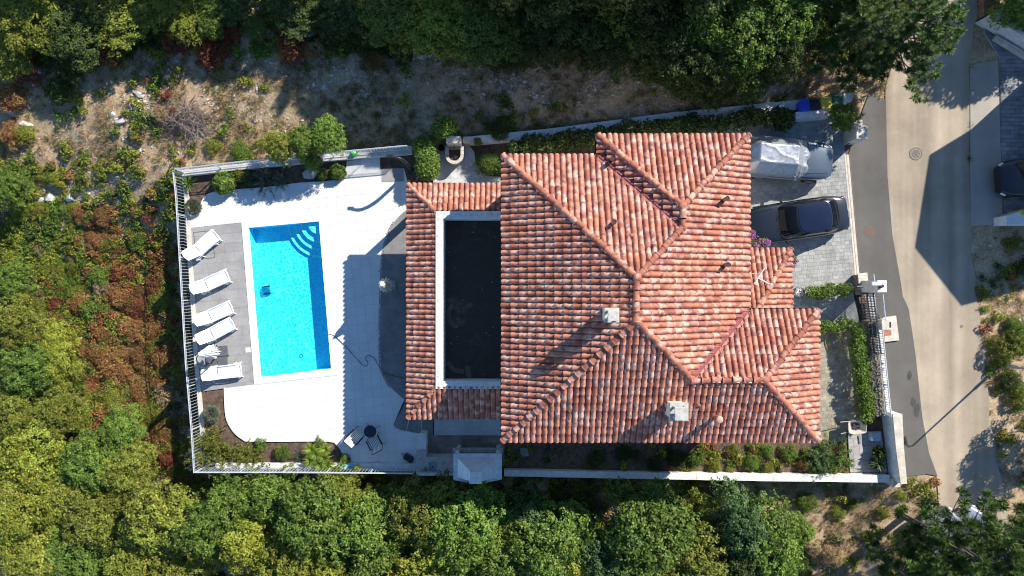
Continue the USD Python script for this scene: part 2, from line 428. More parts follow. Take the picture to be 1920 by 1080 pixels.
def blob(px, py, rx, ry, seed, z):
    th = np.linspace(0, 2 * np.pi, 28, endpoint=False)
    r = 1 + .35 * (meshkit.fbm(np.c_[np.cos(th) * 1.5, np.sin(th) * 1.5, np.full(28, seed)], 3) - .5) * 2
    return P([(px + rx * c * k, py + ry * s * k) for c, s, k in zip(np.cos(th), np.sin(th), r)], z)


tag(obj('oil_stain', prism(blob(1705, 704, 4.5, 9, 1, -.04), -.037, -.034), stain), kind='stuff')
tag(obj('oil_stain', prism(unary_union([blob(1718, 770, 5, 12, 2, -.04), blob(1712, 755, 5, 8, 5, -.04), blob(1722, 765, 3, 9, 6, -.04)]), -.037, -.034), stain), kind='stuff')
orange_m = mat('worn_orange_paint', (.125, .11, .095), (.22, .115, .078), scale=6, rough=.9, lo=.3, hi=.75)
tag(obj('painted_disc', prism(Point(*at(1632, 433)[:2]).buffer(.29), -.037, -.033), orange_m), 'worn orange round cover in the grey asphalt strip beside the black car', 'cover')


def manhole(px, py, r, label):
    t = thing('manhole_cover', label, 'manhole', (*at(px, py)[:2], -.045))
    iron = mat('cast_iron', (.2, .175, .14), (.3, .26, .2), scale=20, rough=.8, bump=.5, bscale=60)
    obj('frame', prism(Point(0, 0).buffer(r).difference(Point(0, 0).buffer(r * .9)), .001, .010), mat('iron_dark', (.11, .1, .085), (.16, .145, .12), scale=20, rough=.8), t)
    obj('lid', prism(Point(0, 0).buffer(r * .88), .001, .006), iron, t)
    if r > .2:
        obj('rib_pattern', cat_([prism(Point(0, 0).buffer(r * a).difference(Point(0, 0).buffer(r * a - .02)), .006, .012) for a in (.35, .6)] + [box(0, 0, .0085 + k * .0006, r * 1.3, .02, .006, k * 60) for k in range(3)]), mat('iron_dark', (.1, .1, .1)), t)


manhole(1718, 288, .31, 'round cast iron manhole cover set in the pale road beside the big shadow')
manhole(1804, 612, .07, 'tiny round valve cover in the middle of the pale road')

# ------------------------------------------------------------------ the lot: soil, pool, paving
POOL_IN = P([(466, 427), (598, 415), (621, 691), (489, 707)])
COPING = P([(453, 417), (609, 402), (633, 703), (477, 721)])
struct('garden_soil', prism(LOT.difference(COPING.buffer(-.05)), -.35, -.06), soil)


def pave(parent, name, poly, ang, tw, th, gap, z0, z1, m, maxn=300, stagger=0.0, jz=.002, seed=0, mix=False, rest=None, hole_min=.15):
    """Lay individual slabs over a polygon: each its own part up to maxn, the smaller rest joined."""
    r = np.random.default_rng(seed)
    o = np.array(poly.centroid.coords[0])
    q = affinity.rotate(poly, -ang, origin=tuple(o))
    x0, y0, x1, y1 = q.bounds
    cells = []
    y, k = y0 - th * .4, 0
    while y < y1:
        x = x0 - tw * .4 - (k % 2) * stagger * tw
        while x < x1:
            w = tw * (r.choice([.5, 1, 1, 1.5]) if mix else 1)
            cells.append((x, y, x + w, y + th)); x += w
        y += th; k += 1
    shapely.prepare(q)
    out = []
    for c in cells:
        s = sbox(c[0] + gap / 2, c[1] + gap / 2, c[2] - gap / 2, c[3] - gap / 2)
        if not q.intersects(s): continue
        if not q.contains(s):
            s = q.intersection(s)
            if s.geom_type != 'Polygon':
                s = max(getattr(s, 'geoms', [s]), key=lambda g: g.area)
                if s.geom_type != 'Polygon': continue
            if s.area < .04 * tw * th: continue
        out.append(affinity.rotate(s, ang, origin=tuple(o)))
    out.sort(key=lambda s: -s.area)
    V, Fc, Tn, n = [], [], [], 0
    for i, s in enumerate(out):
        t = r.random(3); dz = r.uniform(-jz, jz)
        c = np.array(s.exterior.coords)[:-1]
        if s.exterior.is_ccw is False: c = c[::-1]
        if abs(s.convex_hull.area - s.area) < 1e-6 and not s.interiors:
            v, f = cprism(c, z0, z1 + dz)
        else:
            mm = prism(s, z0, z1 + dz); v, f = mm.vertices, mm.faces
        if i < maxn:
            obj(name, trimesh.Trimesh(v, f, process=False), m, parent, tone=np.tile(t, (len(v), 1)))
        else:
            V.append(v); Fc.append(f + n); Tn.append(np.tile(t, (len(v), 1))); n += len(v)
    if V:
        obj(rest or name + 's', trimesh.Trimesh(np.vstack(V), np.vstack(Fc), process=False), m, parent, tone=np.vstack(Tn), kind='stuff')


def paving(name, poly, m, grout_m=grout, z=0.0, maxn=300, **k):
    s = UsdGeom.Xform.Define(stage, numbered('/World/' + name)); tag(s, kind='structure')
    obj('bedding', prism(poly, z - .06, z - .008), grout_m, s)
    pave(s, k.pop('part', 'tile'), poly, k.pop('ang', 5.2), k.pop('tw', .45), k.pop('th', .45), k.pop('gap', .008), z - .05, z, m, maxn, **k)
    return s


curve = [(766, 392), (752, 402), (738, 419), (727, 443), (718, 478), (715, 540), (713, 600), (713, 650), (715, 686), (722, 708), (735, 728), (758, 749)]
curve_s = [tuple(v) for v in spline(curve, 4)]
GREYD = P([(347, 428), (453, 417), (477, 721), (421, 728), (372, 735)])
bedTL = [(352, 403)] + [tuple(v) for v in spline([(366, 400), (375, 390), (380, 376), (390, 365), (420, 358), (500, 352), (560, 344), (612, 341), (637, 335), (647, 322), (650, 302)], 4)]
bedBL = [tuple(v) for v in spline([(636, 871), (643, 858), (641, 846), (632, 834), (616, 827), (540, 827), (469, 827), (455, 823), (439, 810), (426, 788), (422, 760), (421, 728)], 4)]
DECK = Polygon(xy(bedTL + [(712, 295), (713, 318), (757, 315), (764, 340)] + curve_s + [(737, 797), (751, 806), (789, 813), (787, 869)] + bedBL + [(477, 721), (453, 417), (347, 428)])).buffer(0).difference(COPING)
DECK = max(getattr(DECK, 'geoms', [DECK]), key=lambda g: g.area)
paving('pool_deck', DECK, deck_white, seed=3, tw=.445, th=.445, hole_min=.1)
obj('edge_kerb', prism(LineString(xy(bedBL)).buffer(.035), -.12, .008), plaster, '/World/pool_deck')
obj('edge_kerb', prism(LineString(xy(bedTL[1:-3])).buffer(.035), -.12, .008), plaster, '/World/pool_deck')
paving('lounger_deck', GREYD, grey_tile, mat('grey_grout', (.2, .195, .185)), z=.0, seed=4, tw=.9, th=.45, stagger=.5, gap=.006, jz=.0015)
obj('hatch_frame', prism(P([(363, 436), (399, 432), (402, 483), (368, 487)]).boundary.buffer(.012), .0, .004), dark_steel, '/World/lounger_deck')
obj('white_insert', prism(P([(460, 652), (469, 651), (470, 660), (461, 661)]), -.02, .006), plaster, '/World/lounger_deck')
for q in ([(518, 719), (527, 718), (528, 725), (519, 726)], [(586, 711), (595, 710), (596, 717), (587, 718)]):
    obj('skimmer_lid', prism(P(q), -.02, .005), coping_m, '/World/pool_deck')
paving('fountain_patio', P([(817, 292), (822, 278), (838, 262), (872, 262), (889, 285), (893, 310), (905, 325), (922, 331), (948, 331), (948, 420), (812, 420), (812, 345)]), mat('patio_tile', (.46, .46, .45), (.56, .56, .545), scale=1.6, rough=.75, tone=.06, bump=.05, bscale=60, scale2=7), seed=5, tw=.33, th=.33, ang=0, gap=.008)
paving('kitchen_patio', P([(814, 775), (946, 775), (946, 816), (814, 816)]), mat('patio_tile', (.5, .5, .5)), seed=6, tw=.40, th=.40, ang=0, gap=.01)
struct('kitchen_floor', prism(P([(797, 816), (946, 816), (946, 872), (797, 872)]), -.06, -.01), mat('stained_concrete', (.17, .145, .115), (.3, .275, .235), scale=1.6, rough=.9, scale2=6, bump=.1))
TERR = Polygon(xy(curve_s + [(760, 760), (946, 760), (946, 392)])).buffer(0).difference(P([(760, 385), (948, 385), (948, 422), (812, 422), (812, 346), (760, 346)]))
struct('terrace', prism(TERR, -.05, .035), mat('terrace_concrete', (.17, .167, .16), (.25, .243, .232), scale=1.5, scale2=8, rough=.85))
struct('terrace_ramp', prism(P([(762, 752), (737, 796), (742, 802), (751, 806), (789, 813), (797, 814), (797, 830), (812, 816), (812, 775), (900, 775), (900, 760)]), -.05, .02), mat('terrace_concrete', (.2, .2, .2)))
for a, b in (((768, 783), (762, 808)), ((791, 783), (791, 814))):
    obj('joint_strip', prism(LineString(xy([a, b])).buffer(.012), .015, .026), plaster, '/World/terrace_ramp')
gl = LineString(xy(curve_s[8:40]))
struct('gravel_channel', prism(gl.buffer(.085).difference(TERR), -.05, .006), mat('gravel_bed', (.06, .06, .06), (.5, .5, .48), scale=26, rough=.9, lo=.42, hi=.6, bump=.8))
r0 = np.random.default_rng(5)


def pebbles(n, fpos, smin, smax, z):
    ms = []
    for i in range(n):
        c = trimesh.convex.convex_hull(r0.normal(size=(10, 3)) * [1, .8, .5])
        c.apply_scale(r0.uniform(smin, smax)); q = fpos(); c.apply_translation((q[0], q[1], z)); ms.append(c)
    return cat_(ms)


struct_p = obj('pebbles', pebbles(420, lambda: np.array(gl.interpolate(r0.uniform(0, gl.length)).coords[0]) + r0.normal(size=2) * .04, .014, .032, .008), mat('pebble', (.12, .12, .13), (.75, .74, .72), scale=14, lo=.4, hi=.6))
tag(struct_p, kind='stuff')
struct('shower_tray', prism(P([(715, 317), (756, 315), (758, 340), (716, 341)]), -.05, .014), grey_tile, tone=None)

# pool
pool = thing('swimming_pool', 'rectangular blue swimming pool with white coping in the white tiled deck', 'pool')
obj('coping', prism(COPING.difference(POOL_IN), -.06, .022), coping_m, pool)
liner = mat('pool_liner', (.22, .68, .88), (.27, .73, .92), scale=2.5, rough=.6, scale2=30)
DEP = -.80
wl = POOL_IN.buffer(.14, join_style=2).difference(POOL_IN)
obj('wall', prism(wl, DEP - .1, -.061), liner, pool)
obj('floor', prism(POOL_IN.buffer(.12, join_style=2), DEP - .2, DEP), liner, pool)
cor = np.array(at(598, 415)[:2])
nose = mat('step_nosing', (.8, .86, .88))
for k, (rr, zz) in enumerate(((.62, -.2), (1.02, -.36), (1.38, -.52), (1.74, -.68))):
    q = Point(*cor).buffer(rr, 32).intersection(POOL_IN.buffer(-.002, join_style=2))
    st = obj('step', prism(q, DEP, zz), mat('pool_step', (.34, .74, .88)), pool)
    qa = q.difference(Point(*cor).buffer(rr - .09, 32)) if k else q.buffer(-.03)
    obj('nosing', prism(qa, zz, zz + .006), nose, st)


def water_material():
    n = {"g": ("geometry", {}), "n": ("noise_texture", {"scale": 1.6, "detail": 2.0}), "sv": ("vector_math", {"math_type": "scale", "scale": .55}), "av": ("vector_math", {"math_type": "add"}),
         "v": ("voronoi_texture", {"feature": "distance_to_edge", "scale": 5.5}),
         "r": ("rgb_ramp", {"ramp": [(0, (.72, 1.0, 1.0)), (.05, (.5, .97, 1.0)), (.2, (.2, .90, .975)), (.6, (.13, .84, .95))]}),  # caustic light ripples painted into the water tint, pale along voronoi edges
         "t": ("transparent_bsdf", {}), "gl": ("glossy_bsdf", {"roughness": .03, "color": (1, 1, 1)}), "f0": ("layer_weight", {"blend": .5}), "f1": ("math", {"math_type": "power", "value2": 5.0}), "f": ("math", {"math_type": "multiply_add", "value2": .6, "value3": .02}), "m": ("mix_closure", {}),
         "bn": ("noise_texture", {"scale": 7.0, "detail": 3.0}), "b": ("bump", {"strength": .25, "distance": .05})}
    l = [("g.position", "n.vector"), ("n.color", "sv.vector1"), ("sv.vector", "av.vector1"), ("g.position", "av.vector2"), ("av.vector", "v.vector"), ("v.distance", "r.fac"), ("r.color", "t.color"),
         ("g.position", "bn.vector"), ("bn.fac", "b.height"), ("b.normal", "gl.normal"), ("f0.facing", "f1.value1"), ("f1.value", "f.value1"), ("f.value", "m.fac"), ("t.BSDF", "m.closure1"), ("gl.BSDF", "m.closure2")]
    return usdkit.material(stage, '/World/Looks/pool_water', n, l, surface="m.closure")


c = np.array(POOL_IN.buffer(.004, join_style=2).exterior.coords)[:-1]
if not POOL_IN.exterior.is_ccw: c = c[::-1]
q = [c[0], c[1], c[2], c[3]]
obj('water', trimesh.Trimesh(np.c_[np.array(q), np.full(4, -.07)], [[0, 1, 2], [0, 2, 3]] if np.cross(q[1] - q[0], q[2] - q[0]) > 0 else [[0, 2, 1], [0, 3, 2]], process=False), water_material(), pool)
obj('floor_drain', prism(Point(*at(565, 667, DEP)[:2]).buffer(.09).difference(Point(*at(565, 667, DEP)[:2]).buffer(.06)), DEP, DEP + .02), mat('drain_blue', (.02, .3, .55)), pool)
cl = thing('pool_cleaner', 'boxy pool cleaning robot sitting on the pool floor near the left wall', 'pool robot', at(501, 544, DEP), 10)
dk = mat('cleaner_blue', (.01, .12, .25), (.02, .18, .32), scale=9)
obj('body', rbox(0, 0, .14, .34, .30, .16, .04), dk, cl)
for s in (-1, 1): obj('track', rbox(0, s * .18, .09, .4, .06, .18, .03), mat('track_dark', (.01, .05, .1)), cl)
obj('handle', tube([(-.1, -.14, .22), (-.1, -.14, .3), (-.1, .14, .3), (-.1, .14, .22)], .015), dk, cl)
cab = spline([at(*p, .02) for p in ((612, 626), (620, 627), (630, 632), (645, 646), (660, 663), (672, 676), (681, 685), (687, 686), (690, 681), (686, 673), (687, 668), (694, 667), (702, 672), (708, 682), (714, 692), (722, 699), (740, 705), (765, 711))], 4)
cab[:, 2] = .03; cab[len(cab) - 14:, 2] = .05
tag(obj('power_cable', tube(cab, .013, 6), mat('cable_grey', (.06, .075, .09))), 'thin dark cable snaking over the deck from the pool edge to the terrace', 'cable')

# driveway
DRIVE = P([(1298, 244), (1404, 226), (1500, 206), (1562, 212), (1568, 232), (1581, 247), (1585, 290), (1605, 522), (1600, 552), (1611, 600), (1618, 700), (1622, 808), (1588, 808), (1585, 828), (1520, 828), (1400, 610), (1398, 260)])
paving('driveway', DRIVE.difference(P([(1528, 610), (1640, 610), (1640, 840), (1500, 840)])), paver_m, mat('paver_joint', (.17, .17, .155), (.24, .24, .22), scale=9), seed=8, tw=.21, th=.18, gap=.007, maxn=0, stagger=.37, mix=True, ang=5, part='paver', jz=.003)
paving('side_path', DRIVE.intersection(P([(1528, 610), (1640, 610), (1640, 840), (1500, 840)])), tan_paver_m, mat('paver_joint', (.1, .1, .1)), seed=9, tw=.21, th=.18, gap=.007, maxn=0, stagger=.37, mix=True, ang=5, part='paver', jz=.003)
dch = obj('drain_channel', prism(LineString(xy([(1589, 290), (1609.5, 520)])).buffer(.055, cap_style=2), -.04, .012), beige_stone); tag(dch, kind='structure')
obj('edge_strip', prism(LineString(xy([(1584.5, 290), (1605, 520)])).buffer(.045, cap_style=2), -.04, .008), beige_stone, dch)
obj('grate', prism(LineString(xy([(1592.6, 290), (1613, 520)])).buffer(.022, cap_style=2), -.03, .010), mat('grate_brown', (.2, .13, .1)), dch)
paving('slab_corner', P([(1590, 811), (1652, 808), (1664, 886), (1594, 886)]), mat('patio_slab', (.33, .32, .3), (.43, .415, .39), scale=2, tone=.16, rough=.85, scale2=8, bump=.1), mat('paver_joint', (.1, .1, .1)), seed=10, tw=.42, th=.36, gap=.012, ang=1, part='slab', stagger=.3)
s = UsdGeom.Xform.Define(stage, '/World/neighbour_yard'); tag(s, kind='structure')
pave(s, 'paver', yard.intersection(sbox(20, -5, 27, 16)), 0, .4, .2, .012, -.05, .0, paver_dark, 300, .5, seed=12)

# ------------------------------------------------------------------ house
EV, K = 6.2, 0.495
ex = lambda px: (px - 960) / F * (H - EV)
ey = lambda py: -(py - 540) / F * (H - EV)
XL, XR, YT, YB = ex(944), ex(1402), ey(293), ey(825)
R2 = (ex(1122), XR, ey(255), None)
R3 = (ex(1290), ex(1532), ey(583), YB)
RECTS = [dict(L=XL, R=XR, T=YT, B=YB), dict(L=R2[0], R=XR, T=R2[2], B=YB + 2.0), dict(L=XL + 2.0, R=R3[1], T=R3[2], B=YB)]
OUT = unary_union([sbox(XL, YB, XR, YT), sbox(R2[0], 0, XR, R2[2]), sbox(3, YB, R3[1], R3[2])])
house = thing('house', 'cream two storey house under a big hipped roof of mottled terracotta tiles', 'house')
obj('wall', prism(OUT.buffer(-.55, join_style=2), -.2, 6.02), render_m, house)
obj('soffit', prism(OUT.buffer(-.02, join_style=2), 6.03, 6.1), plaster, house)


def hip_solid(r, ev, k, dz):
    x0, x1, y0, y1 = r['L'], r['R'], r['B'], r['T']
    w, h = x1 - x0, y1 - y0
    d = min(w, h) / 2
    a, b = ((x0 + d, (y0 + y1) / 2), (x1 - d, (y0 + y1) / 2)) if w > h else (((x0 + x1) / 2, y0 + d), ((x0 + x1) / 2, y1 - d))
    z = ev + k * d + dz
    p = np.array([(x0, y0, ev - .09), (x1, y0, ev - .09), (x1, y1, ev - .09), (x0, y1, ev - .09), (x0, y0, ev + dz), (x1, y0, ev + dz), (x1, y1, ev + dz), (x0, y1, ev + dz), (*a, z), (*b, z)])
    return m3.Manifold.hull_points(p)


rs = hip_solid(RECTS[0], EV, K, -.05) + hip_solid(RECTS[1], EV, K, -.05) + hip_solid(RECTS[2], EV, K, -.05)
roof = obj('roof', rs, deck_under, house)


def dists(p, r):
    return np.stack([p[:, 0] - r['L'], r['R'] - p[:, 0], r['T'] - p[:, 1], p[:, 1] - r['B']], 1)


def active_main(p):
    """Plane key (axis code, offset) of the visible slope over plan points."""
    best = np.full(len(p), -1e9); key = np.zeros((len(p), 2))
    for r in RECTS:
        d = dists(p, r); i = d.argmin(1); m = d.min(1)
        off = np.array([r['L'], r['R'], r['T'], r['B']])[i]
        b = m > best + 1e-6
        key[b] = np.c_[i, off][b]; best[b] = m[b]
    return key, best


PIT = .228
UPRO = np.array([0, .10, .13, .2, .3, .41, .52, .63, .74, .84, .9, .93, 1.0])
HPRO = np.where(np.abs(UPRO - .52) < .4, np.sqrt(np.maximum(0, 1 - ((UPRO - .52) / .4) ** 2)), -.12)


def lay_tiles(axis, off, u0, u1, vmax, ev, k, e, keep, seed, overhang=.05):
    """Barrel tiles on one slope. axis 0: eave faces -x at x=off, 1: +x, 2: +y, 3: -y. keep(points)->mask. Returns list of (v, f, tone, normals)."""
    r = np.random.default_rng(seed)
    ca = 1 / math.sqrt(1 + k * k); sa = k * ca
    dirv = {0: (1, 0), 1: (-1, 0), 2: (0, -1), 3: (0, 1)}[axis]          # up-slope in plan
    side = {0: (0, -1), 1: (0, 1), 2: (-1, 0), 3: (1, 0)}[axis]
    up = np.array([dirv[0] * ca, dirv[1] * ca, sa]); sd = np.array([side[0], side[1], 0.0]); nr = np.cross(sd, up); nr = nr if nr[2] > 0 else -nr
    out = []
    nu = int(math.ceil((u1 - u0) / PIT)); nv = int(math.ceil(vmax / (e * ca)))
    ns = len(UPRO)
    for a in range(nu):
        for b in range(nv):
            s0 = b * e - (overhang if b == 0 else 0); s1 = (b + 1) * e + .03
            ub = (u0 + a * PIT)
            base = np.zeros(3); base[2] = ev
            jt = r.normal(size=3) * [.004, .004, .003]
            if axis < 2: base[0] = off; base[1] = 0
            else: base[1] = off; base[0] = 0
            uu = ub + UPRO * PIT
            sgn = 1
            def pt(s, lift, hs):
                q = base + up * s + nr[None] * (lift + HPRO[:, None] * hs)
                q = q + np.abs(sd)[None] * (uu[:, None] if True else 0)
                return q
            tl = r.normal() * .003
            lo = pt(s0, .046 + tl, .082) + jt; hi = pt(s1, -.002 + tl, .066) + jt
            li = pt(s0, .004, .06) + jt
            v = np.vstack([lo, hi, lo, li])
            n_ = ns
            i = np.arange(n_ - 1)
            f1 = np.vstack([np.c_[i, i + 1, i + n_ + 1], np.c_[i, i + n_ + 1, i + n_]])
            f2 = np.vstack([np.c_[i + 3 * n_, i + 1 + 3 * n_, i + 1 + 2 * n_], np.c_[i + 3 * n_, i + 1 + 2 * n_, i + 2 * n_]])
            f = np.vstack([f1, f2])
            tri = v[f]
            if np.cross(tri[0, 1] - tri[0, 0], tri[0, 2] - tri[0, 0]) @ nr < 0: f = f[:, ::-1]
            cen = v[f].mean(1)
            kp = keep(cen[:, :2])
            if not kp.any(): continue
            f = f[kp]
            t = r.random(2)
            tone = np.c_[np.full(4 * n_, t[0]), np.r_[np.zeros(n_), np.ones(n_), np.zeros(2 * n_)], np.full(4 * n_, t[1])]
            m = trimesh.Trimesh(v, f, process=False)
            idx = np.unique(f); mp = np.zeros(len(v), int); mp[idx] = np.arange(len(idx))
            out.append((v[idx], mp[f], tone[idx]))
    return out


def emit_tiles(parent, tiles, nsingle):
    tiles.sort(key=lambda t: -t[0][:, 2].max() - (10 if len(t[1]) < 20 else 0) * -1)
    for v, f, t in tiles[:nsingle]:
        obj('tile', trimesh.Trimesh(v, f, process=False), tile_m, parent, smooth=True, tone=t)
    rest = tiles[nsingle:]
    if rest:
        o = np.cumsum([0] + [len(t[0]) for t in rest])
        obj('tiles', trimesh.Trimesh(np.vstack([t[0] for t in rest]), np.vstack([t[1] + k for t, k in zip(rest, o)]), process=False), tile_m, parent, smooth=True, tone=np.vstack([t[2] for t in rest]), kind='stuff')


planes = {}
for r in RECTS:
    for i, kx in enumerate('LRTB'): planes[(i, round(r[kx], 4))] = 1
main_tiles = []
_x2, _y3 = (XR + R2[0]) / 2, (R3[2] + YB) / 2
VALLEYS = [(np.array((R2[0], YT)), np.array((R2[0] + (_x2 - R2[0]) * .97, YT - (_x2 - R2[0]) * .97))), (np.array((XR, R3[2])), np.array((XR - (R3[2] - _y3) * .97, R3[2] - (R3[2] - _y3) * .97)))]
for n_, (ax, off) in enumerate(planes):
    if ax == 3 and off > YB + .1: continue
    if ax == 0 and XL + .1 < off < R2[0] - .1: continue
    def keep(p, ax=ax, off=off):
        k_, m_ = active_main(p)
        ok = (k_[:, 0] == ax) & (np.abs(k_[:, 1] - off) < .01) & (m_ > -.08)
        for a_, b_ in VALLEYS:
            d_ = np.array(b_) - a_; t_ = np.clip(((p - a_) @ d_) / (d_ @ d_), 0, 1)
            ok &= np.linalg.norm(p - (np.array(a_) + t_[:, None] * d_), axis=1) > .125
        return ok
    u0, u1 = (YB - .1, R2[2] + .1) if ax < 2 else (XL - .1, R3[1] + .1)
    main_tiles += lay_tiles(ax, off, u0, u1, 5.0, EV, K, .365, keep, 20 + n_)
emit_tiles(roof, main_tiles, 300)


def ridge_tiles(parent, a, b, seed, r=.118, e=.36, lift=.02, maxn=999):
    """Half-round ridge tiles overlapping from a (low) to b (high)."""
    a, b = np.array(a, float), np.array(b, float)
    L = np.linalg.norm(b - a); d = (b - a) / L
    rr = np.random.default_rng(seed)
    s = np.cross(d, (0, 0, 1)); s /= np.linalg.norm(s); n = np.cross(s, d)
    th = np.linspace(-.12 * np.pi, 1.12 * np.pi, 11)
    k = int(L / e)
    e = L / k
    for i in range(k):
        t0 = i * e - .05; t1 = (i + 1) * e + .02
        rings = []
        lat = rr.normal() * .012; tw = rr.normal() * .01
        for t, ra, li in ((t0, r * 1.18, .026), (t0 + .045, r * 1.18, .026), (t0 + .05, r * 1.02, .012), (t1, r * .86, -.006)):
            rings.append(a + d * t + s * lat + (np.cos(th)[:, None] * ra * s + np.sin(th)[:, None] * ra * .8 * n) + n * (lift + li - .03) + s * tw * (t - t0))
        inner = rings[0] - (np.cos(th)[:, None] * .016 * s + np.sin(th)[:, None] * .016 * n)
        v = np.vstack([inner, rings[0], *rings]); m = len(th); f = []
        for j in range(5):
            if j == 1: continue
            for q in range(m - 1):
                A = j * m + q
                f += [(A, A + 1, A + m + 1), (A, A + m + 1, A + m)]
        f = np.array(f)
        if np.cross(v[f[-1][1]] - v[f[-1][0]], v[f[-1][2]] - v[f[-1][0]]) @ (v[f[-1][0]] - a - d * t1) < 0: f = f[:, ::-1]
        tone = np.tile([rr.random() * .8, .5, rr.random() * .75], (len(v), 1))
        tone[-m:, 1] = 1; tone[:3 * m, 1] = .2
        obj('ridge_tile', trimesh.Trimesh(v, f, process=False), tile_m, parent, smooth=40 if False else True, tone=tone)


def zr(p):
    return EV + K * active_main(np.array([p]))[1][0]


def RP(x, y, up=.05): return (x, y, zr((x, y)) + up)


hw = (XR - XL) / 2
mx = (XL + XR) / 2
topR, botR = (mx, YT - hw), (mx, YB + hw)
h2 = (XR - R2[0]) / 2; x2 = (XR + R2[0]) / 2; p2 = (x2, R2[2] - h2)
h3 = (R3[2] - YB) / 2; y3 = (R3[2] + YB) / 2; p3 = (R3[1] - h3, y3)
# where block ridges meet the main hips
pj2 = (x2, YT - (XR - x2)); pj3 = (XR - (y3 - YB), y3)
for i, (a, b) in enumerate([((XL, YT), topR), ((XL, YB), botR), (botR, topR), (pj2, topR), (pj2, p2), ((R2[0], R2[2]), p2), ((XR, R2[2]), p2), (pj3, botR), (pj3, p3), ((R3[1], YB), p3), ((R3[1], R3[2]), p3)]):
    ridge_tiles(roof, RP(*a), RP(*b), 60 + i)
for q in (topR, botR, p2, p3, pj2, pj3):
    b = trimesh.creation.icosphere(2, .16); b.apply_scale((1, 1, .55)); b.apply_translation(RP(*q, .06))
    obj('ridge_cap', b, tile_m, roof, smooth=True, tone=np.tile([.35, .5, .3], (len(b.vertices), 1)))


def valley(a, b, w=.15):
    a, b = np.array(a), np.array(b); d = (b - a)[:2]; d /= np.linalg.norm(d); s = np.array([-d[1], d[0], 0])
    V, f = [], []
    for i, q in enumerate((a, b)):
        V += [q + s * w + (0, 0, .10), q + s * w * .35 + (0, 0, .07), q + (0, 0, .10), q - s * w * .35 + (0, 0, .07), q - s * w + (0, 0, .10)]
    for j in range(4): f += [(j, j + 1, j + 6), (j, j + 6, j + 5)]
    f = np.array(f)
    if np.cross(V[f[0][1]] - V[f[0][0]], V[f[0][2]] - V[f[0][0]])[2] < 0: f = f[:, ::-1]
    obj('valley_flashing', trimesh.Trimesh(np.array(V), f, process=False), flash_m, roof)


valley(RP(R2[0], YT, 0), RP(R2[0] + (x2 - R2[0]) * .97, YT - (x2 - R2[0]) * .97, 0))
valley(RP(XR, R3[2], 0), RP(XR - (R3[2] - y3) * .97, R3[2] - (R3[2] - y3) * .97, 0))


def gutter(parent, poly, ev):
    o = poly.buffer(.115, join_style=2)
    obj('gutter', cat_([prism(o.difference(poly.buffer(-.4, join_style=2)), ev - .235, ev - .225), prism(o.difference(poly.buffer(.102, join_style=2)), ev - .2245, ev - .115)]), gutter_m, parent)


gutter(roof, OUT, EV)


def chimney(px, py, zt_, w, label=None):
    q = at(px, py, zt_); b = zr(q[:2]) - .3
    c = obj('chimney', box(q[0], q[1], (b + zt_ - .42) / 2, w * .8, w * .8, zt_ - .42 - b), render_m, roof)
    grey = mat('chimney_cap', (.42, .41, .36), (.55, .54, .48), scale=5, rough=.9, bump=.15, scale2=9)
    obj('cap', rbox(q[0], q[1], zt_ - .385, w, w, .07, .012), grey, c)
    for i in (-1, 1):
        for j in (-1, 1): obj('post', box(q[0] + i * w * .28, q[1] + j * w * .28, zt_ - .2, .07, .07, .30), grey, c)
    obj('lid', rbox(q[0], q[1], zt_ - .02, w * .72, w * .72, .06, .012), grey, c)


chimney(1150, 592, 9.3, .52)
chimney(1278, 776, 8.25, .68)
vent_tone = np.array([.3, .5, .55])


def vent(px, py, zs, h=.45, r=.075, name='vent_pipe'):
    q = at(px, py, zs); b = zr(q[:2]); zt_ = b + h
    q = at(px, py, zt_)
    m = tube([(q[0], q[1], b - .05), (q[0], q[1], zt_ - .12), (q[0], q[1], zt_ - .11), (q[0], q[1], zt_)], [r, r, r * 1.25, r * 1.2], 14, cap=False)
    o = obj(name, m, tile_m, roof, smooth=True, tone=np.tile(vent_tone, (len(m.vertices), 1)))
    cp = tube([(q[0], q[1], zt_ - .03), (q[0], q[1], zt_ - .02)], r * 1.15, 14)
    obj('opening', cp, deck_under, o)
    return q


for a in ((1150, 296, 6.9), (1152, 416, 7.6), (1364, 372, 7.6), (1366, 496, 7.4)): vent(*a)
vent(1144, 304, 6.8, .22, .05)
q = vent(1347, 786, 7.1, .5, .09)
dm = trimesh.creation.icosphere(2, .15); dm.apply_scale((1, 1, .55)); dm.apply_translation(q + (0, 0, .1))
obj('vent_dome', dm, tile_m, roof, smooth=True, tone=np.tile([.9, .5, .9], (len(dm.vertices), 1)))
for a in ((1181, 443), (1237, 517), (1236, 587), (1187, 642), (1318, 765)):
    q = at(*a, 7.6); q[2] = zr(q[:2]) + .07
    dm = trimesh.creation.icosphere(1, .09); dm.apply_scale((1.2, 1, .9)); dm.apply_translation(q)
    obj('vent_tile', dm, tile_m, roof, smooth=True, tone=np.tile([.2, .5, .2], (len(dm.vertices), 1)))

# lower terrace wing with tiled skirt round a sunken flat roof
E2 = 3.3
a0, a1 = at(766, 347, E2), at(766, 782, E2)
TX, TT, TB = a0[0], a0[1], a1[1]
PX, PT, PB = at(817, 397, 4.0)[0], at(817, 396, 4.0)[1], at(817, 729, 4.0)[1]
XI = XL + .5
skirt = thing('terrace_wing', 'low terrace wing with tiled skirt and sunken dark flat roof beside the pool', 'house wing')
tw_roof = obj('roof', prism(Polygon([(TX, TB), (XI, TB), (XI, TT), (TX, TT)]).difference(Polygon([(PX - .01, PB - .01), (XI + 1, PB - .01), (XI + 1, PT + .01), (PX - .01, PT + .01)])), E2 - .12, E2 - .03), plaster, skirt)
rk = (4.0 - .1 - E2) / (PX - TX)
RS = dict(L=TX, R=XI + 9, T=TT, B=TB)


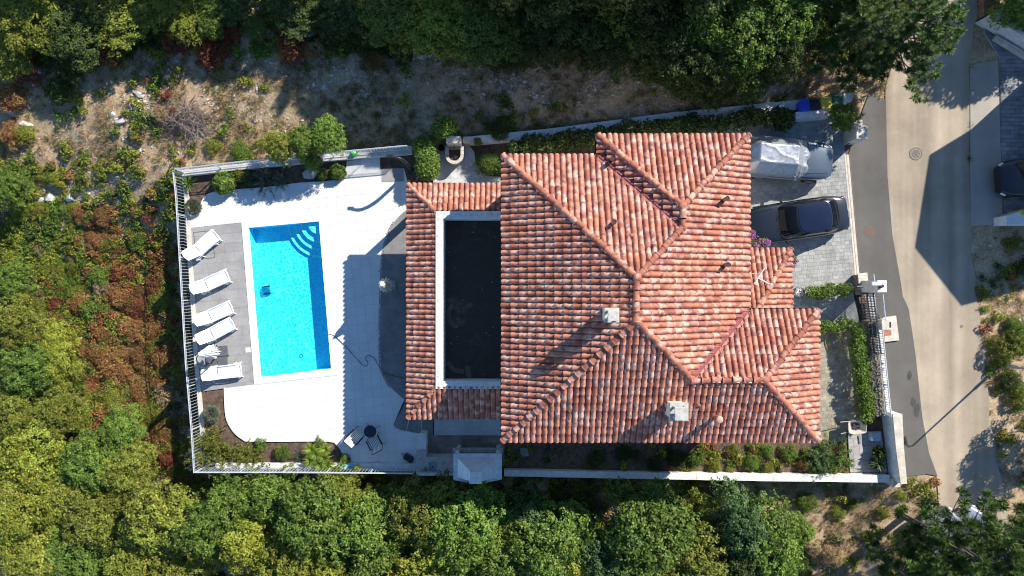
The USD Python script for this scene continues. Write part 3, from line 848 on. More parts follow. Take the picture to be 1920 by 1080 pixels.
def keep_s(ax):
    def f(p):
        d = dists(p, RS); d[:, 1] = 99
        return (d.argmin(1) == ax) & (p[:, 0] < XI) & ~((p[:, 0] > PX - .0) & (p[:, 1] < PT + .0) & (p[:, 1] > PB - .0))
    return f


st = []
for ax, off, u0, u1 in ((0, TX, TB - .1, TT + .1), (2, TT, TX - .1, XI), (3, TB, TX - .1, XI)):
    st += lay_tiles(ax, off, u0, u1, 1.45, E2, rk, .315, keep_s(ax), 90 + ax)
for ax, pl in ((0, [(TX, TB), (PX, PB), (PX, PT), (TX, TT)]), (2, [(TX, TT), (PX, PT), (XI, PT), (XI, TT)]), (3, [(TX, TB), (XI, TB), (XI, PB), (PX, PB)])):
    zz = [E2 - .05, E2 - .05 + rk * (PX - TX)]
    zs = [zz[0] if (abs(a - TX) < 1e-6 or abs(b - TT) < 1e-6 or abs(b - TB) < 1e-6) else zz[1] for a, b in pl]
    v = np.array([(a, b, z) for (a, b), z in zip(pl, zs)])
    f = np.array([[0, 1, 2], [0, 2, 3]])
    if np.cross(v[1] - v[0], v[2] - v[0])[2] < 0: f = f[:, ::-1]
    obj('roof_slope', trimesh.Trimesh(v, f, process=False), deck_under, skirt)
emit_tiles(tw_roof, st, 0)
dd = PX - TX
ridge_tiles(tw_roof, (TX, TT, E2 + .04), (PX - .03, PT + .03, E2 + rk * dd + .04), 101, r=.10)
ridge_tiles(tw_roof, (TX, TB, E2 + .04), (PX - .03, PB - .03, E2 + rk * dd + .04), 102, r=.10)
gutter(tw_roof, Polygon([(TX, TB), (XI, TB), (XI, TT), (TX, TT)]), E2)
PW = at(831, 397, 4)[0] - PX
par = Polygon([(PX, PB), (XI, PB), (XI, PT), (PX, PT)])
parin = Polygon([(PX + PW, PB + PW), (XI + .1, PB + PW), (XI + .1, PT - PW), (PX + PW, PT - PW)])
obj('parapet', prism(par.difference(parin), E2 - .2, 4.02), plaster, skirt)
obj('flat_roof', prism(parin.intersection(sbox(-9, -9, XI, 9)).buffer(.02, join_style=2), E2 - .3, E2 - .17), membrane, skirt)
r0 = np.random.default_rng(15)
obj('debris', pebbles(26, lambda: np.array([r0.uniform(PX + PW + .1, XI - .5), r0.uniform(PB + PW + .1, PT - PW - .1)]), .012, .03, E2 - .16), mat('debris_pale', (.14, .13, .12), (.3, .28, .26), scale=9), skirt, kind='stuff')
pale_stain = mat('dried_stain', (.075, .07, .055), (.11, .10, .085), scale=4, rough=.9)
for ln in ([(845, 575), (840, 588), (843, 602), (852, 612)], [(842, 682), (850, 694), (866, 697)], [(876, 690), (880, 712)]):
    obj('stain', prism(LineString(xy(spline(ln, 5), E2)).buffer(.10), E2 - .169, E2 - .166), pale_stain, skirt)
for (px, py) in ((779, 392), (779, 515), (779, 640), (779, 752)):
    q = at(px, py, 0); obj('column', rbox(q[0] + .25, q[1], 1.58, .28, .28, 3.16, .015), render_m, skirt)
obj('beam', box(at(779, 540)[0] + .25, (TT + TB) / 2, 3.0, .26, (TT - TB) - 1.1, .32), render_m, skirt)

# porch roof by the entrance
E4 = 3.35
b0, b1 = at(1406, 468, E4), at(1482, 581, E4)
BX, BXR, BT, BB = ex(1402) - .35, b1[0], b0[1], b1[1]
porch = thing('porch', 'small tiled entrance porch roof tucked against the right side of the house', 'porch')
KR, KT = .58, .40
RQ = dict(R=BXR, T=BT)


def keep_p(ax):
    def f(p):
        right = KR * (BXR - p[:, 0]) < KT * (BT - p[:, 1])
        return (right if ax == 1 else ~right) & (p[:, 0] > BX) & (p[:, 1] > BB)
    return f


hy = BT - (BXR - BX) * KR / KT
zh = E4 - .05 + KR * (BXR - BX)
pv = np.array([(BX, BT, E4 - .05), (BXR, BT, E4 - .05), (BXR, BB, E4 - .05), (BX, hy, zh), (BX, BB, zh)])
proof = obj('roof', trimesh.Trimesh(pv, [[0, 3, 1], [1, 3, 2], [2, 3, 4]], process=False), deck_under, porch)
obj('soffit', box((BX + BXR) / 2, (BT + BB) / 2, E4 - .1, BXR - BX - .04, BT - BB - .04, .06), plaster, porch)
pt_ = lay_tiles(1, BXR, BB, BT + .1, 4.0, E4, KR, .34, keep_p(1), 121) + lay_tiles(2, BT, BX, BXR + .1, 4.0, E4, KT, .34, keep_p(2), 122)
emit_tiles(proof, pt_, 0)
ridge_tiles(proof, (BXR, BT, E4 + .04), (BX + .1, hy + .1 * KR / KT, zh + .04), 130, r=.115)
gutter(proof, Polygon([(BX, BB), (BXR, BB), (BXR, BT), (BX, BT)]), E4)
for q in ((1412, 492),): obj('column', rbox(*at(*q)[:2], 1.6, .3, .3, 3.2, .02), render_m, porch)

# TV antenna on the wall above the porch
an = thing('tv_antenna', 'white multi-element television antenna sticking out above the porch roof', 'antenna')
wm = mat('antenna_white', (.7, .72, .76), rough=.4)
A = lambda px, py, z=5.4: at(px, py, z)
obj('mast', tube([A(1404, 513, 5.0), A(1422, 514, 5.15), A(1422, 516, 5.6)], .018), wm, an)
obj('boom', tube([A(1421, 521, 5.5), A(1449, 536, 5.5)], .026), wm, an)
obj('reflector', tube([A(1436, 499, 5.55), A(1414, 532, 5.5)], .03), wm, an)
for k in range(5):
    t = .25 + k * .16; c_ = np.array(A(1421, 521, 5.52)) * (1 - t) + np.array(A(1449, 536, 5.52)) * t
    obj('element', tube([c_ + (.04, .1, 0), c_ - (.04, .1, 0)], .007, 5), wm, an)
obj('end_cap', cyl(A(1446, 533, 5.47), A(1447, 534, 5.62), .06, 14), wm, an)

# ------------------------------------------------------------------ boundary walls and fences
def wall(name, outer, inner, z0, z1, m, label, cat='wall', cap=None, group=None):
    """Wall whose top surface is outlined by pixel polylines at its top height."""
    t = thing(name, label, cat, group=group)
    p = Polygon(xy(outer, z1) + xy(inner[::-1], z1)).buffer(0)
    obj('body', prism(p.buffer(-.012, join_style=2), z0, z1 - .055), m, t)
    L = LineString(xy([((a[0] + b[0]) / 2, (a[1] + b[1]) / 2) for a, b in zip(outer, inner)], z1))
    n = max(1, round(L.length / 1.9))
    # coping slabs
    d0 = np.array(L.coords[0])
    for k in range(n):
        a, b = L.interpolate(k * L.length / n), L.interpolate((k + 1) * L.length / n)
        dx, dy = b.x - a.x, b.y - a.y; l = math.hypot(dx, dy); dx, dy = dx / l, dy / l
        e0, e1 = (.006 if k else -.4), (.006 if k < n - 1 else -.4)
        a_, b_ = (a.x + dx * e0, a.y + dy * e0), (b.x - dx * e1, b.y - dy * e1)
        q = Polygon([(a_[0] - dy * 2, a_[1] + dx * 2), (b_[0] - dy * 2, b_[1] + dx * 2), (b_[0] + dy * 2, b_[1] - dx * 2), (a_[0] + dy * 2, a_[1] - dx * 2)]).intersection(p)
        if not q.is_empty: obj('coping', prism(q, z1 - .055, z1 + rng.uniform(-.002, .002)), cap or m, t)
    return t


Z1 = .32
wall('garden_wall', [(341, 319), (560, 294), (772, 273)], [(341, 330), (562, 306), (772, 288)], -2.0, Z1, wall_cap, 'low pale garden wall with metal railing behind the top planting bed', cap=wall_cap)
wall('boundary_wall', [(880, 256), (1040, 240), (1250, 212), (1500, 187)], [(881, 269), (1042, 256), (1252, 228), (1502, 205)], -1.5, .55, plaster, 'long white boundary wall running along the dark hedge above the house')
wall('bin_wall', [(1492, 210), (1562, 203)], [(1492, 223), (1562, 217)], -.3, .8, plaster, 'short white wall in front of the row of refuse bins')
wall('garden_wall', [(380, 882), (560, 882), (780, 884)], [(380, 868), (560, 868), (782, 869)], -3.5, .12, wall_cap, 'pale retaining wall below the pool deck along the bottom fence', cap=white_stone)
wall('boundary_wall', [(945, 893), (1200, 898), (1420, 902), (1668, 905)], [(945, 881), (1200, 886), (1420, 889), (1668, 891)], -3, .32, plaster, 'long white boundary wall below the house at the edge of the bottom trees')
wall('front_wall', [(1692, 776), (1695, 840), (1701, 907)], [(1674, 776), (1680, 840), (1689, 908)], -.8, .95, plaster, 'pale thick wall standing between the slab corner and the grey asphalt', cap=beige_stone)
wall('retaining_wall', [(340, 328), (345, 374), (364, 680), (374, 797), (379, 884)], [(349, 328), (354, 374), (371, 680), (382, 797), (387, 884)], -4, .06, wall_cap, 'narrow retaining wall carrying the left railing above the scrub slope', cap=beige_stone)
t = thing('end_block', 'small square stone block at the right end of the bottom boundary wall', 'stone block', at(1671, 901, 0))
obj('block', rbox(0, 0, .1, .36, .4, .75, .02), beige_stone, t)


def fence(name, base, zb, h, label, nbar_step=.145, post=1.9):
    t = thing(name, label, 'fence')
    L = LineString([tuple(at(a, b, zb)[:2]) for a, b in base])
    P_ = lambda s, z: np.array([*L.interpolate(s).coords[0], z])
    cs = np.unique(np.r_[[L.project(Point(c)) for c in L.coords]])
    rail = lambda z, r: cat_([cyl(P_(a, z), P_(b, z), r, 6) for a, b in zip(cs[:-1], cs[1:])])
    obj('top_rail', rail(zb + h, .026), galv, t)
    obj('middle_rail', rail(zb + h - .13, .014), galv, t)
    obj('bottom_rail', rail(zb + .1, .016), galv, t)
    n = max(1, round(L.length / post))
    for k in range(n + 1):
        s_ = min(L.length - .01, k * L.length / n)
        obj('post', cyl(P_(s_, zb - .05), P_(s_, zb + h), .025, 6), galv, t)
    for k in range(int(L.length / nbar_step)):
        s_ = (k + .5) * nbar_step
        obj('bar', box(*P_(s_, zb + .05 + h / 2 - .05), .016, .016, h - .12), galv, t)
    return t


fence('metal_fence', [(344, 328), (349, 374), (367, 680), (377, 797), (382, 876)], .06, 1.02, 'long light grey metal railing along the left edge of the lounger deck')
fence('metal_fence', [(344, 323), (560, 299), (768, 280)], .32, .88, 'light grey metal railing on the wall behind the top planting bed', nbar_step=.15)
fence('metal_fence', [(383, 876), (560, 876), (780, 878)], .12, .95, 'light grey metal railing along the bottom wall of the pool deck', nbar_step=.15)

# ------------------------------------------------------------------ pool furniture
def lounger(px, py, ang, label, hb=.52):
    q = at(px, py, .33)
    t = thing('sun_lounger', label, 'sun lounger', (q[0], q[1], 0), ang, group='white sun loungers beside the pool')
    W = .60; xb = -1.08
    # seat sling
    xs = np.linspace(0, xb, 9)
    prof = .33 + .035 * np.sin(np.pi * np.linspace(0, 1, 9)) - .02
    v = np.array([(x, y, z - .025 * (1 - (2 * y / W) ** 2)) for x, z in zip(xs, prof) for y in np.linspace(-W / 2 + .03, W / 2 - .03, 5)])
    f = np.array([(i * 5 + j, i * 5 + j + 1, (i + 1) * 5 + j + 1, (i + 1) * 5 + j) for i in range(8) for j in range(4)])
    f = f[:, ::-1] if np.cross(v[f[0][1]] - v[f[0][0]], v[f[0][2]] - v[f[0][1]])[2] < 0 else f
    obj('seat', (v, f), sling, t, smooth=True)
    # backrest rising to the left end
    d = np.array([-.50, 0, hb]); n = np.cross(d / np.linalg.norm(d), (0, 1, 0)); n = n if n[2] > 0 else -n
    c0 = np.array([xb - .01, 0, .33]); L = []
    for u in np.linspace(0, 1, 8):
        for y in np.linspace(-1, 1, 7):
            w = W / 2 * (1 - .12 * u ** 3)
            L.append(c0 + d * u + (0, y * w, 0) + n * (.05 * math.sin(math.pi * u) - .015 * (1 - y * y)) + np.array([-.05, 0, 0]) * (1 - y * y) * u ** 4)
    L = np.array(L); f = np.array([(i * 7 + j, i * 7 + j + 1, (i + 1) * 7 + j + 1, (i + 1) * 7 + j) for i in range(7) for j in range(6)])
    if np.cross(L[f[0][1]] - L[f[0][0]], L[f[0][2]] - L[f[0][1]]) @ n < 0: f = f[:, ::-1]
    v2 = np.vstack([L, L - n * .03]); f2 = np.vstack([f, f[:, ::-1] + len(L)])
    obj('backrest', (v2, f2), white_plastic, t, smooth=30)
    # side rails with arched legs
    for s in (-1, 1):
        y = s * (W / 2 - .005)
        rl = spline([(.02, y, .30), (-.3, y, .355), (-.7, y, .36), (-1.08, y, .34), (-1.5, y, .30)], 5)
        obj('side_rail', cat_([tube(rl, .028, 6), tube(rl - (0, 0, .14), .02, 6)]), white_plastic, t)
        for x0 in (-.16, -1.3):
            obj('leg', cat_([tube(spline([(x0 + .18, y, .33), (x0 + .13, y + s * .03, .16), (x0 + .14, y + s * .05, .01)], 4), .03, 6), tube(spline([(x0 - .18, y, .33), (x0 - .11, y + s * .03, .16), (x0 - .12, y + s * .05, .01)], 4), .03, 6),
                             tube([(x0 + .13, y + s * .03, .16), (x0 - .11, y + s * .03, .16)], .02, 6)]), white_plastic, t)
    obj('end_bar', tube([(.02, -W / 2, .30), (.045, 0, .29), (.02, W / 2, .30)], .035, 6), white_plastic, t)
    obj('strut', cat_([cyl((xb - .3, s * .2, .60), (xb - .42, s * .2, .3), .014, 5) for s in (-1, 1)]), white_plastic, t)


lounger(403.5, 440, 41.7, 'white sun lounger nearest the top fence corner, turned most steeply toward the pool')
lounger(425, 516.5, 24.5, 'white sun lounger second from the top, standing alone on the grey deck')
lounger(432, 575.7, 24.3, 'upper of the two white sun loungers standing close side by side')
lounger(434.4, 606, 28.5, 'lower of the close pair of white sun loungers, just above the dark parasol base')
lounger(450, 694, 6.8, 'lowest white sun lounger, lying almost square to the pool below the parasol')


def folded_canopy(top, bot, r, seed, n=16):
    """A closed parasol: pleated cloth hanging from the top of its pole."""
    rr = np.random.default_rng(seed); rings = []
    th = np.arange(n * 2) * np.pi / n
    top, bot = np.array(top, float), np.array(bot, float)
    for u, s in ((0, .12), (.06, .3), (.25, .55), (.5, .7), (.75, .9), (.92, 1.05), (1, 1.15)):
        rad = r * s * (1 + np.where(np.arange(2 * n) % 2 == 0, .32, -.35) * min(1, u * 3)) * (1 + rr.normal(size=2 * n) * .10)
        c = top * (1 - u) + bot * u
        rings.append(np.c_[c[0] + rad * np.cos(th), c[1] + rad * np.sin(th), np.full(2 * n, c[2]) + rr.normal(size=2 * n) * (.05 if u > .9 else .0)])
    m = ring_loft(rings[::-1], True, True)
    return m


t = thing('cantilever_parasol', 'closed white cantilever parasol with four dark base slabs between the lowest loungers', 'parasol', (*at(408, 668)[:2], 0))
sl = mat('base_slab', (.085, .09, .1), (.12, .125, .135), scale=5, rough=.8)
for i in (-1, 1):
    for j in (-1, 1): obj('base_slab', rbox(i * .262, j * .262, .06, .50, .50, .06, .012, rz=5), sl, t)
obj('cross_foot', cat_([box(0, 0, .025, 1.1, .07, .03, 5), box(0, 0, .0215, .07, 1.1, .03, 5)]), dark_steel, t)
obj('mast', tube(spline([(0, 0, .05), (-.02, -.10, .35), (-.02, -.36, .9), (.0, -.38, 1.5), (.05, -.2, 2.1), (.12, .15, 2.42), (.17, .28, 2.36)], 5), .032, 8), dark_steel, t)
obj('crank', cat_([box(-.02, -.33, .9, .1, .1, .16), cyl((.03, -.33, .9), (.2, -.36, .85), .012, 6)]), dark_steel, t)
obj('canopy', folded_canopy((.17, .30, 2.36), (.17, .32, .85), .22, 3), white_cloth, t, smooth=25)
t = thing('parasol', 'closed white parasol on a square grey base beside the curved terrace edge', 'parasol', (*at(734, 535)[:2], .035))
obj('base', rbox(0, 0, .04, .46, .46, .08, .015, rz=2), grey_tile, t, tone=None)
obj('pole', cyl((0, 0, .08), (0, 0, 2.68), .022, 8), galv, t)
obj('canopy', folded_canopy((0, 0, 2.66), (0, 0, 1.25), .24, 4), white_cloth, t, smooth=25)

# round table and slatted chairs
q = at(694, 809, .72)
t = thing('round_table', 'small round dark navy garden table between two striped chairs', 'table', (q[0], q[1], 0))
navy = mat('navy_metal', (.012, .016, .035), (.018, .024, .05), scale=5, rough=.5)
obj('table_top', prism(Point(0, 0).buffer(.285, 24), .69, .72), navy, t)
obj('rim', prism(Point(0, 0).buffer(.292, 24).difference(Point(0, 0).buffer(.275, 24)), .705, .726), dark_steel, t)
for k in range(3):
    a = k * 2.094 + .35
    obj('leg', tube([(.08 * math.cos(a), .08 * math.sin(a), .69), (.06 * math.cos(a), .06 * math.sin(a), .35), (.36 * math.cos(a), .36 * math.sin(a), .015)], .016, 6), dark_steel, t)
slat_m = mat('chair_slat', (.7, .7, .68), (.76, .76, .74), scale=4, rough=.6)


def chair(px, py, ang, label):
    q = at(px, py, .45)
    t = thing('slatted_chair', label, 'chair', (q[0], q[1], 0), ang, group='striped garden chairs at the round table')
    W = .50
    for k in range(7):
        y = -W / 2 + W * (k + .5) / 7
        pr = spline([(.26, y, .44), (.0, y, .42), (-.2, y, .44), (-.27, y, .55), (-.40, y, .90)], 4)
        d = np.gradient(pr, axis=0); d /= np.linalg.norm(d, axis=1, keepdims=True)
        n = np.cross(d, (0, 1, 0)) * -1
        w = W / 7 * .33
        v = np.vstack([pr + (0, w, 0), pr - (0, w, 0), pr + (0, w, 0) - n * .014, pr - (0, w, 0) - n * .014]); m_ = len(pr); f = []
        for i in range(m_ - 1):
            for A, B in ((0, 1), (1, 3), (3, 2), (2, 0)):
                f += [(A * m_ + i, B * m_ + i, B * m_ + i + 1), (A * m_ + i, B * m_ + i + 1, A * m_ + i + 1)]
        mm = trimesh.Trimesh(v, f, process=True); mm.fix_normals()
        obj('slat', mm, slat_m, t)
    pr = spline([(.26, 0, .42), (.0, 0, .40), (-.2, 0, .42), (-.285, 0, .54), (-.415, 0, .89)], 4)
    obj('seat_cloth', (np.vstack([pr + (0, W / 2, 0), pr - (0, W / 2, 0)]), np.array([(i, i + 1, len(pr) + i + 1, len(pr) + i) for i in range(len(pr) - 1)])), navy, t)
    for s in (-1, 1):
        y = s * (W / 2 + .02)
        obj('side_frame', cat_([tube(spline([(.27, y, .43), (-.2, y, .43), (-.28, y, .56), (-.42, y, .93)], 4), .014, 6), tube([(.24, y, .43), (.27, y, .01)], .014, 6), tube([(-.2, y, .43), (-.36, y, .01)], .014, 6)]), black_plastic, t)
        obj('armrest', rbox(.0, y + s * .03, .64, .5, .055, .03, .01), black_plastic, t)
        obj('arm_post', cat_([cyl((.2, y, .43), (.2, y + s * .03, .63), .012, 6), cyl((-.22, y, .43), (-.22, y + s * .03, .63), .012, 6)]), black_plastic, t)
    obj('top_bar', cyl((-.42, -W / 2, .92), (-.42, W / 2, .92), .016, 6), black_plastic, t)


chair(667, 818, 47, 'striped garden chair left of the round navy table, half in sunlight')
chair(703, 829, 118, 'striped garden chair below the round navy table, wholly in shade')
q = at(767, 857, 0)
t = thing('dustpan_cart', 'small black ribbed container with handle lying on the deck beside the stone counter', 'container', (q[0], q[1], 0), -32)
obj('body', rbox(0, 0, .16, .5, .30, .3, .06), black_plastic, t)
for k in range(5): obj('rib', rbox(-.18 + .09 * k, 0, .315, .03, .26, .02, .008), black_plastic, t)
obj('handle', tube([(-.25, .06, .24), (-.38, .08, .30), (-.40, .02, .30), (-.25, 0, .24)], .014, 6), black_plastic, t)

# outdoor kitchen: counter with sink, low wall, barbecue with chimney hood
granite = mat('counter_granite', (.3, .265, .235), (.47, .42, .375), scale=7, rough=.5, scale2=25)
kt = thing('outdoor_kitchen', 'beige L-shaped outdoor kitchen counter with a small sink beside the barbecue', 'kitchen counter')
k0 = P([(780, 844), (799.5, 844), (799.5, 892), (780, 892)], .92); k1 = P([(799.5, 857), (851, 857), (851, 892), (799.5, 892)], .92)
sk = P([(804, 866), (818.5, 866), (818.5, 884), (804, 884)], .92)
obj('base', prism(unary_union([k0, k1]).buffer(-.05, join_style=2).difference(sk.buffer(.02)), -1.5, .88), plaster, kt)
obj('counter_top', prism(k0, .88, .925), granite, kt)
obj('counter_top', prism(k1.difference(sk), .88, .922), granite, kt)
obj('back_edge', prism(P([(780, 886.5), (851, 886.5), (851, 892), (780, 892)], .96), .926, .965), plaster, kt)
steel = mat('steel_sink', (.3, .31, .33), (.36, .37, .39), rough=.35, metallic=.7)
si = obj('sink', cat_([prism(sk.difference(sk.buffer(-.02, join_style=2)), .72, .93), prism(sk, .71, .725)]), steel, kt)
obj('drain', prism(Point(*at(811, 876, .73)[:2]).buffer(.05), .726, .735), dark_steel, si)
obj('tap', tube([at(813, 885, .92), at(813, 885, 1.1), at(812, 881, 1.14), at(811, 879, 1.08)], .012, 8), steel, kt)
lw = thing('low_wall', 'short white capped wall end beside the kitchen counter', 'low wall')
p_ = P([(785, 813), (799, 813), (799, 843), (785, 843)], .85)
obj('body', prism(p_.buffer(-.02, join_style=2), -.1, .8), plaster, lw); obj('cap', prism(p_, .8, .85), white_stone, lw)
bb = thing('barbecue', 'white masonry barbecue with pyramidal hood and square chimney at the bottom wall', 'barbecue')
hood0 = P([(849, 844), (942, 844), (942, 900), (896, 909), (849, 901)], 1.5)
obj('base', prism(hood0.buffer(-.1, join_style=2).difference(P([(862, 840), (930, 840), (930, 880), (862, 880)], 1.0)), -2.2, 1.38), plaster, bb)
obj('hearth', prism(P([(852, 842), (939, 842), (939, 884), (852, 884)], .8), .7, .8), mat('hearth_dark', (.03, .028, .026), (.06, .055, .05), scale=6), bb)
obj('shelf', prism(P([(848, 841), (943, 841), (943, 850), (848, 850)], 1.2), 1.0, 1.06), granite, bb)
hb0 = np.array(xy([(850, 851), (941, 851), (941, 899), (896, 908), (850, 900)], 1.55))
hb1 = np.array(xy([(858, 861), (934, 861), (934, 896), (896, 904), (858, 897)], 1.72))
hb2 = np.array(xy([(882, 884), (903, 884), (903, 902), (893, 903), (882, 902)], 2.3))
z_ = lambda a, z: np.c_[a, np.full(len(a), z)]
m = ring_loft([z_(hb0, 1.38)[::-1], z_(hb0, 1.55)[::-1], z_(hb1, 1.57)[::-1], z_(hb2, 2.3)[::-1]], True, True)
obj('hood', m, mat('hood_white', (.58, .6, .62), (.68, .7, .72), scale=2.2, rough=.8, scale2=7), bb)
cq = at(892, 896, 2.6)
ch = obj('chimney', box(cq[0], cq[1], 2.2, .42, .42, .7), plaster, bb)
obj('chimney_cap', rbox(cq[0], cq[1], 2.585, .54, .54, .07, .015), white_stone, ch)


def pot_plant(px, py, z, r, h, leaf, label, n=120, L=.16, name='potted_plant', potm=None):
    q = at(px, py, z)
    t = thing(name, label, 'potted plant', (q[0], q[1], z))
    pm = potm or black_plastic
    obj('pot', ring_loft([np.c_[a * np.cos(np.arange(14) * 2 * np.pi / 14), a * np.sin(np.arange(14) * 2 * np.pi / 14), np.full(14, b)] for a, b in ((r * .7, 0), (r, h), (r * .86, h), (r * .8, h * .85))], True, True), pm, t)
    rr = np.random.default_rng(int(px))
    D = rr.normal(size=(n, 3)); D[:, 2] = np.abs(D[:, 2]) + .25; D /= np.linalg.norm(D, axis=1, keepdims=True)
    v, f, tn = leaves(np.tile([0, 0, h * .9], (n, 1)) + D * r * .3, D, L, L * .22, rr, .2, along=True)
    obj('foliage', trimesh.Trimesh(v, f, process=False), LEAF[leaf], t, tone=tn)


# ------------------------------------------------------------------ leaf tools
def leaves(Pn, N, L, W, r, jit=.6, along=False, tone=None, hue=None):
    """Pointed leaf faces. Each leaf folds along its midrib: 4 triangles or 2 when small."""
    n = len(Pn)
    nn = N + r.normal(size=(n, 3)) * jit; nn /= np.linalg.norm(nn, axis=1, keepdims=True) + 1e-9
    if along:
        ax = N + r.normal(size=(n, 3)) * jit * .5
    else:
        ax = r.normal(size=(n, 3)); ax -= (ax * nn).sum(1, keepdims=True) * nn
    ax /= np.linalg.norm(ax, axis=1, keepdims=True) + 1e-9
    if along:
        up = np.tile([0, 0, 1.0], (n, 1)) + r.normal(size=(n, 3)) * .4
        sd = np.cross(ax, up)
    else:
        sd = np.cross(nn, ax)
    sd /= np.linalg.norm(sd, axis=1, keepdims=True) + 1e-9
    l = (np.broadcast_to(L, n) * r.uniform(.7, 1.25, n))[:, None]; w = (np.broadcast_to(W, n) * r.uniform(.75, 1.2, n))[:, None]
    dn = np.cross(ax, sd) * w * .25
    v = np.stack([Pn, Pn + ax * l * .45 + sd * w, Pn + ax * l + dn, Pn + ax * l * .45 - sd * w], 1).reshape(-1, 3)
    i = np.arange(n) * 4
    f = np.vstack([np.c_[i, i + 1, i + 2], np.c_[i, i + 2, i + 3]])
    if tone is None: tone = r.random(n)
    t = np.c_[np.clip(tone + r.normal(size=n) * .21, 0, 1), r.random(n), r.random(n) if hue is None else hue]
    return v, f, np.repeat(t, 4, 0)


def ellip_points(blobs, n, r, upbias=.15, shell=(.72, 1.06)):
    """Points near the surfaces of ellipsoid blobs (cx,cy,cz,rx,ry,rz), and outward normals, blob tones."""
    B = np.array(blobs, float)
    a = (B[:, 3] * B[:, 4] + B[:, 3] * B[:, 5] + B[:, 4] * B[:, 5]); k = r.choice(len(B), n, p=a / a.sum())
    d = r.normal(size=(n, 3)); d[:, 2] += upbias * 3; d /= np.linalg.norm(d, axis=1, keepdims=True)
    s = r.uniform(*shell, n)[:, None]
    p = B[k, :3] + d * B[k, 3:6] * s
    nn = d / B[k, 3:6]; nn /= np.linalg.norm(nn, axis=1, keepdims=True)
    # drop points deep inside another blob
    keep = np.ones(n, bool)
    for b in B:
        q = ((p - b[:3]) / b[3:6]); keep &= (q ** 2).sum(1) > .38
    bt = r.random(len(B))
    return p[keep], nn[keep], bt[k][keep]


def crown_mesh(blobs, n, L, W, seed, jit=.5, clump=5, cr=.10, upbias=.15, shell=(.82, 1.06), droop=0.0):
    """Foliage as many small leaf sprays: each spray is a rounded puff of leaves."""
    r = np.random.default_rng(seed)
    p, nn, bt = ellip_points(blobs, max(4, n // clump), r, upbias, shell)
    m = len(p); ct = r.random(m); sz = r.uniform(.7, 1.3, m)
    d = r.normal(size=(m * clump, 3)); d /= np.linalg.norm(d, axis=1, keepdims=True)
    nn = np.repeat(nn, clump, 0); d = d + nn * .55; d /= np.linalg.norm(d, axis=1, keepdims=True)
    p = np.repeat(p, clump, 0) + d * cr * np.repeat(sz, clump)[:, None] * r.uniform(.55, 1.0, (m * clump, 1))
    tone = np.repeat(.14 + .28 * bt + .34 * ct, clump) + .14 * (d * nn).sum(1)
    return leaves(p, d * .8 + nn * .35 + [0, 0, .2], L, W, r, jit, tone=tone, hue=np.repeat(np.clip(.5 * bt + .5 * r.random(m), 0, 1), clump))


def dome_blobs(R, Hc, nb, br, seed, z0=0.0, squash=.8):
    """Lobed crown: blobs spread through a dome of radius R, height Hc, base z0."""
    r = np.random.default_rng(seed); out = []
    for i in range(nb):
        u = (i + .5) / nb; ph = i * 2.39996 + r.normal() * .35
        cz = u ** .75; rad = math.sqrt(max(0, 1 - cz * cz)) * r.uniform(.6, 1.15)
        b = br * r.uniform(.55, 1.5)
        out.append((rad * (R - b * .5) * math.cos(ph), rad * (R - b * .5) * math.sin(ph), z0 + cz * (Hc - b * .6), b, b, b * squash))
    for i in range(nb // 3):
        ph = r.uniform(0, 6.28); q = math.sqrt(r.random()) * R * .6; b = br * 1.15
        out.append((q * math.cos(ph), q * math.sin(ph), z0 + Hc * r.uniform(.1, .6), b, b, b))
    return out


def trunk_mesh(h, r0_, limbs, seed, R=1.0, lean=(0, 0), n=6):
    r = np.random.default_rng(seed)
    top = np.array([lean[0], lean[1], h])
    mid = top * .5 + np.r_[r.normal(size=2) * .08 * h * .3, 0]
    main = spline([(0, 0, -.3), mid, top], 5)
    ms = [tube(main, np.linspace(r0_, r0_ * .35, len(main)), n)]
    for k in range(limbs):
        i = r.integers(len(main) // 3, len(main)); s = main[i]; ph = k * 2.4 + r.normal() * .3
        e = s + np.array([math.cos(ph) * R * r.uniform(.5, .85), math.sin(ph) * R * r.uniform(.5, .85), h * r.uniform(.12, .35)])
        m_ = (s + e) / 2 + (0, 0, -.06 * h)
        pts_ = spline([s, m_, e], 3)
        ms.append(tube(pts_, np.linspace(r0_ * .4, r0_ * .12, len(pts_)), 5))
    return cat_(ms)

# ------------------------------------------------------------------ plant prototypes (class prims, never drawn themselves)
PROTO = '/World/Prototypes'
stage.CreateClassPrim(PROTO)


def proto(name, parts):
    """parts: list of (part name, mesh, material, tone)."""
    p = f'{PROTO}/{name}'
    UsdGeom.Xform.Define(stage, p)
    for nm, m, mm, tn in parts: obj(nm, m, mm, p, tone=tn)
    return p


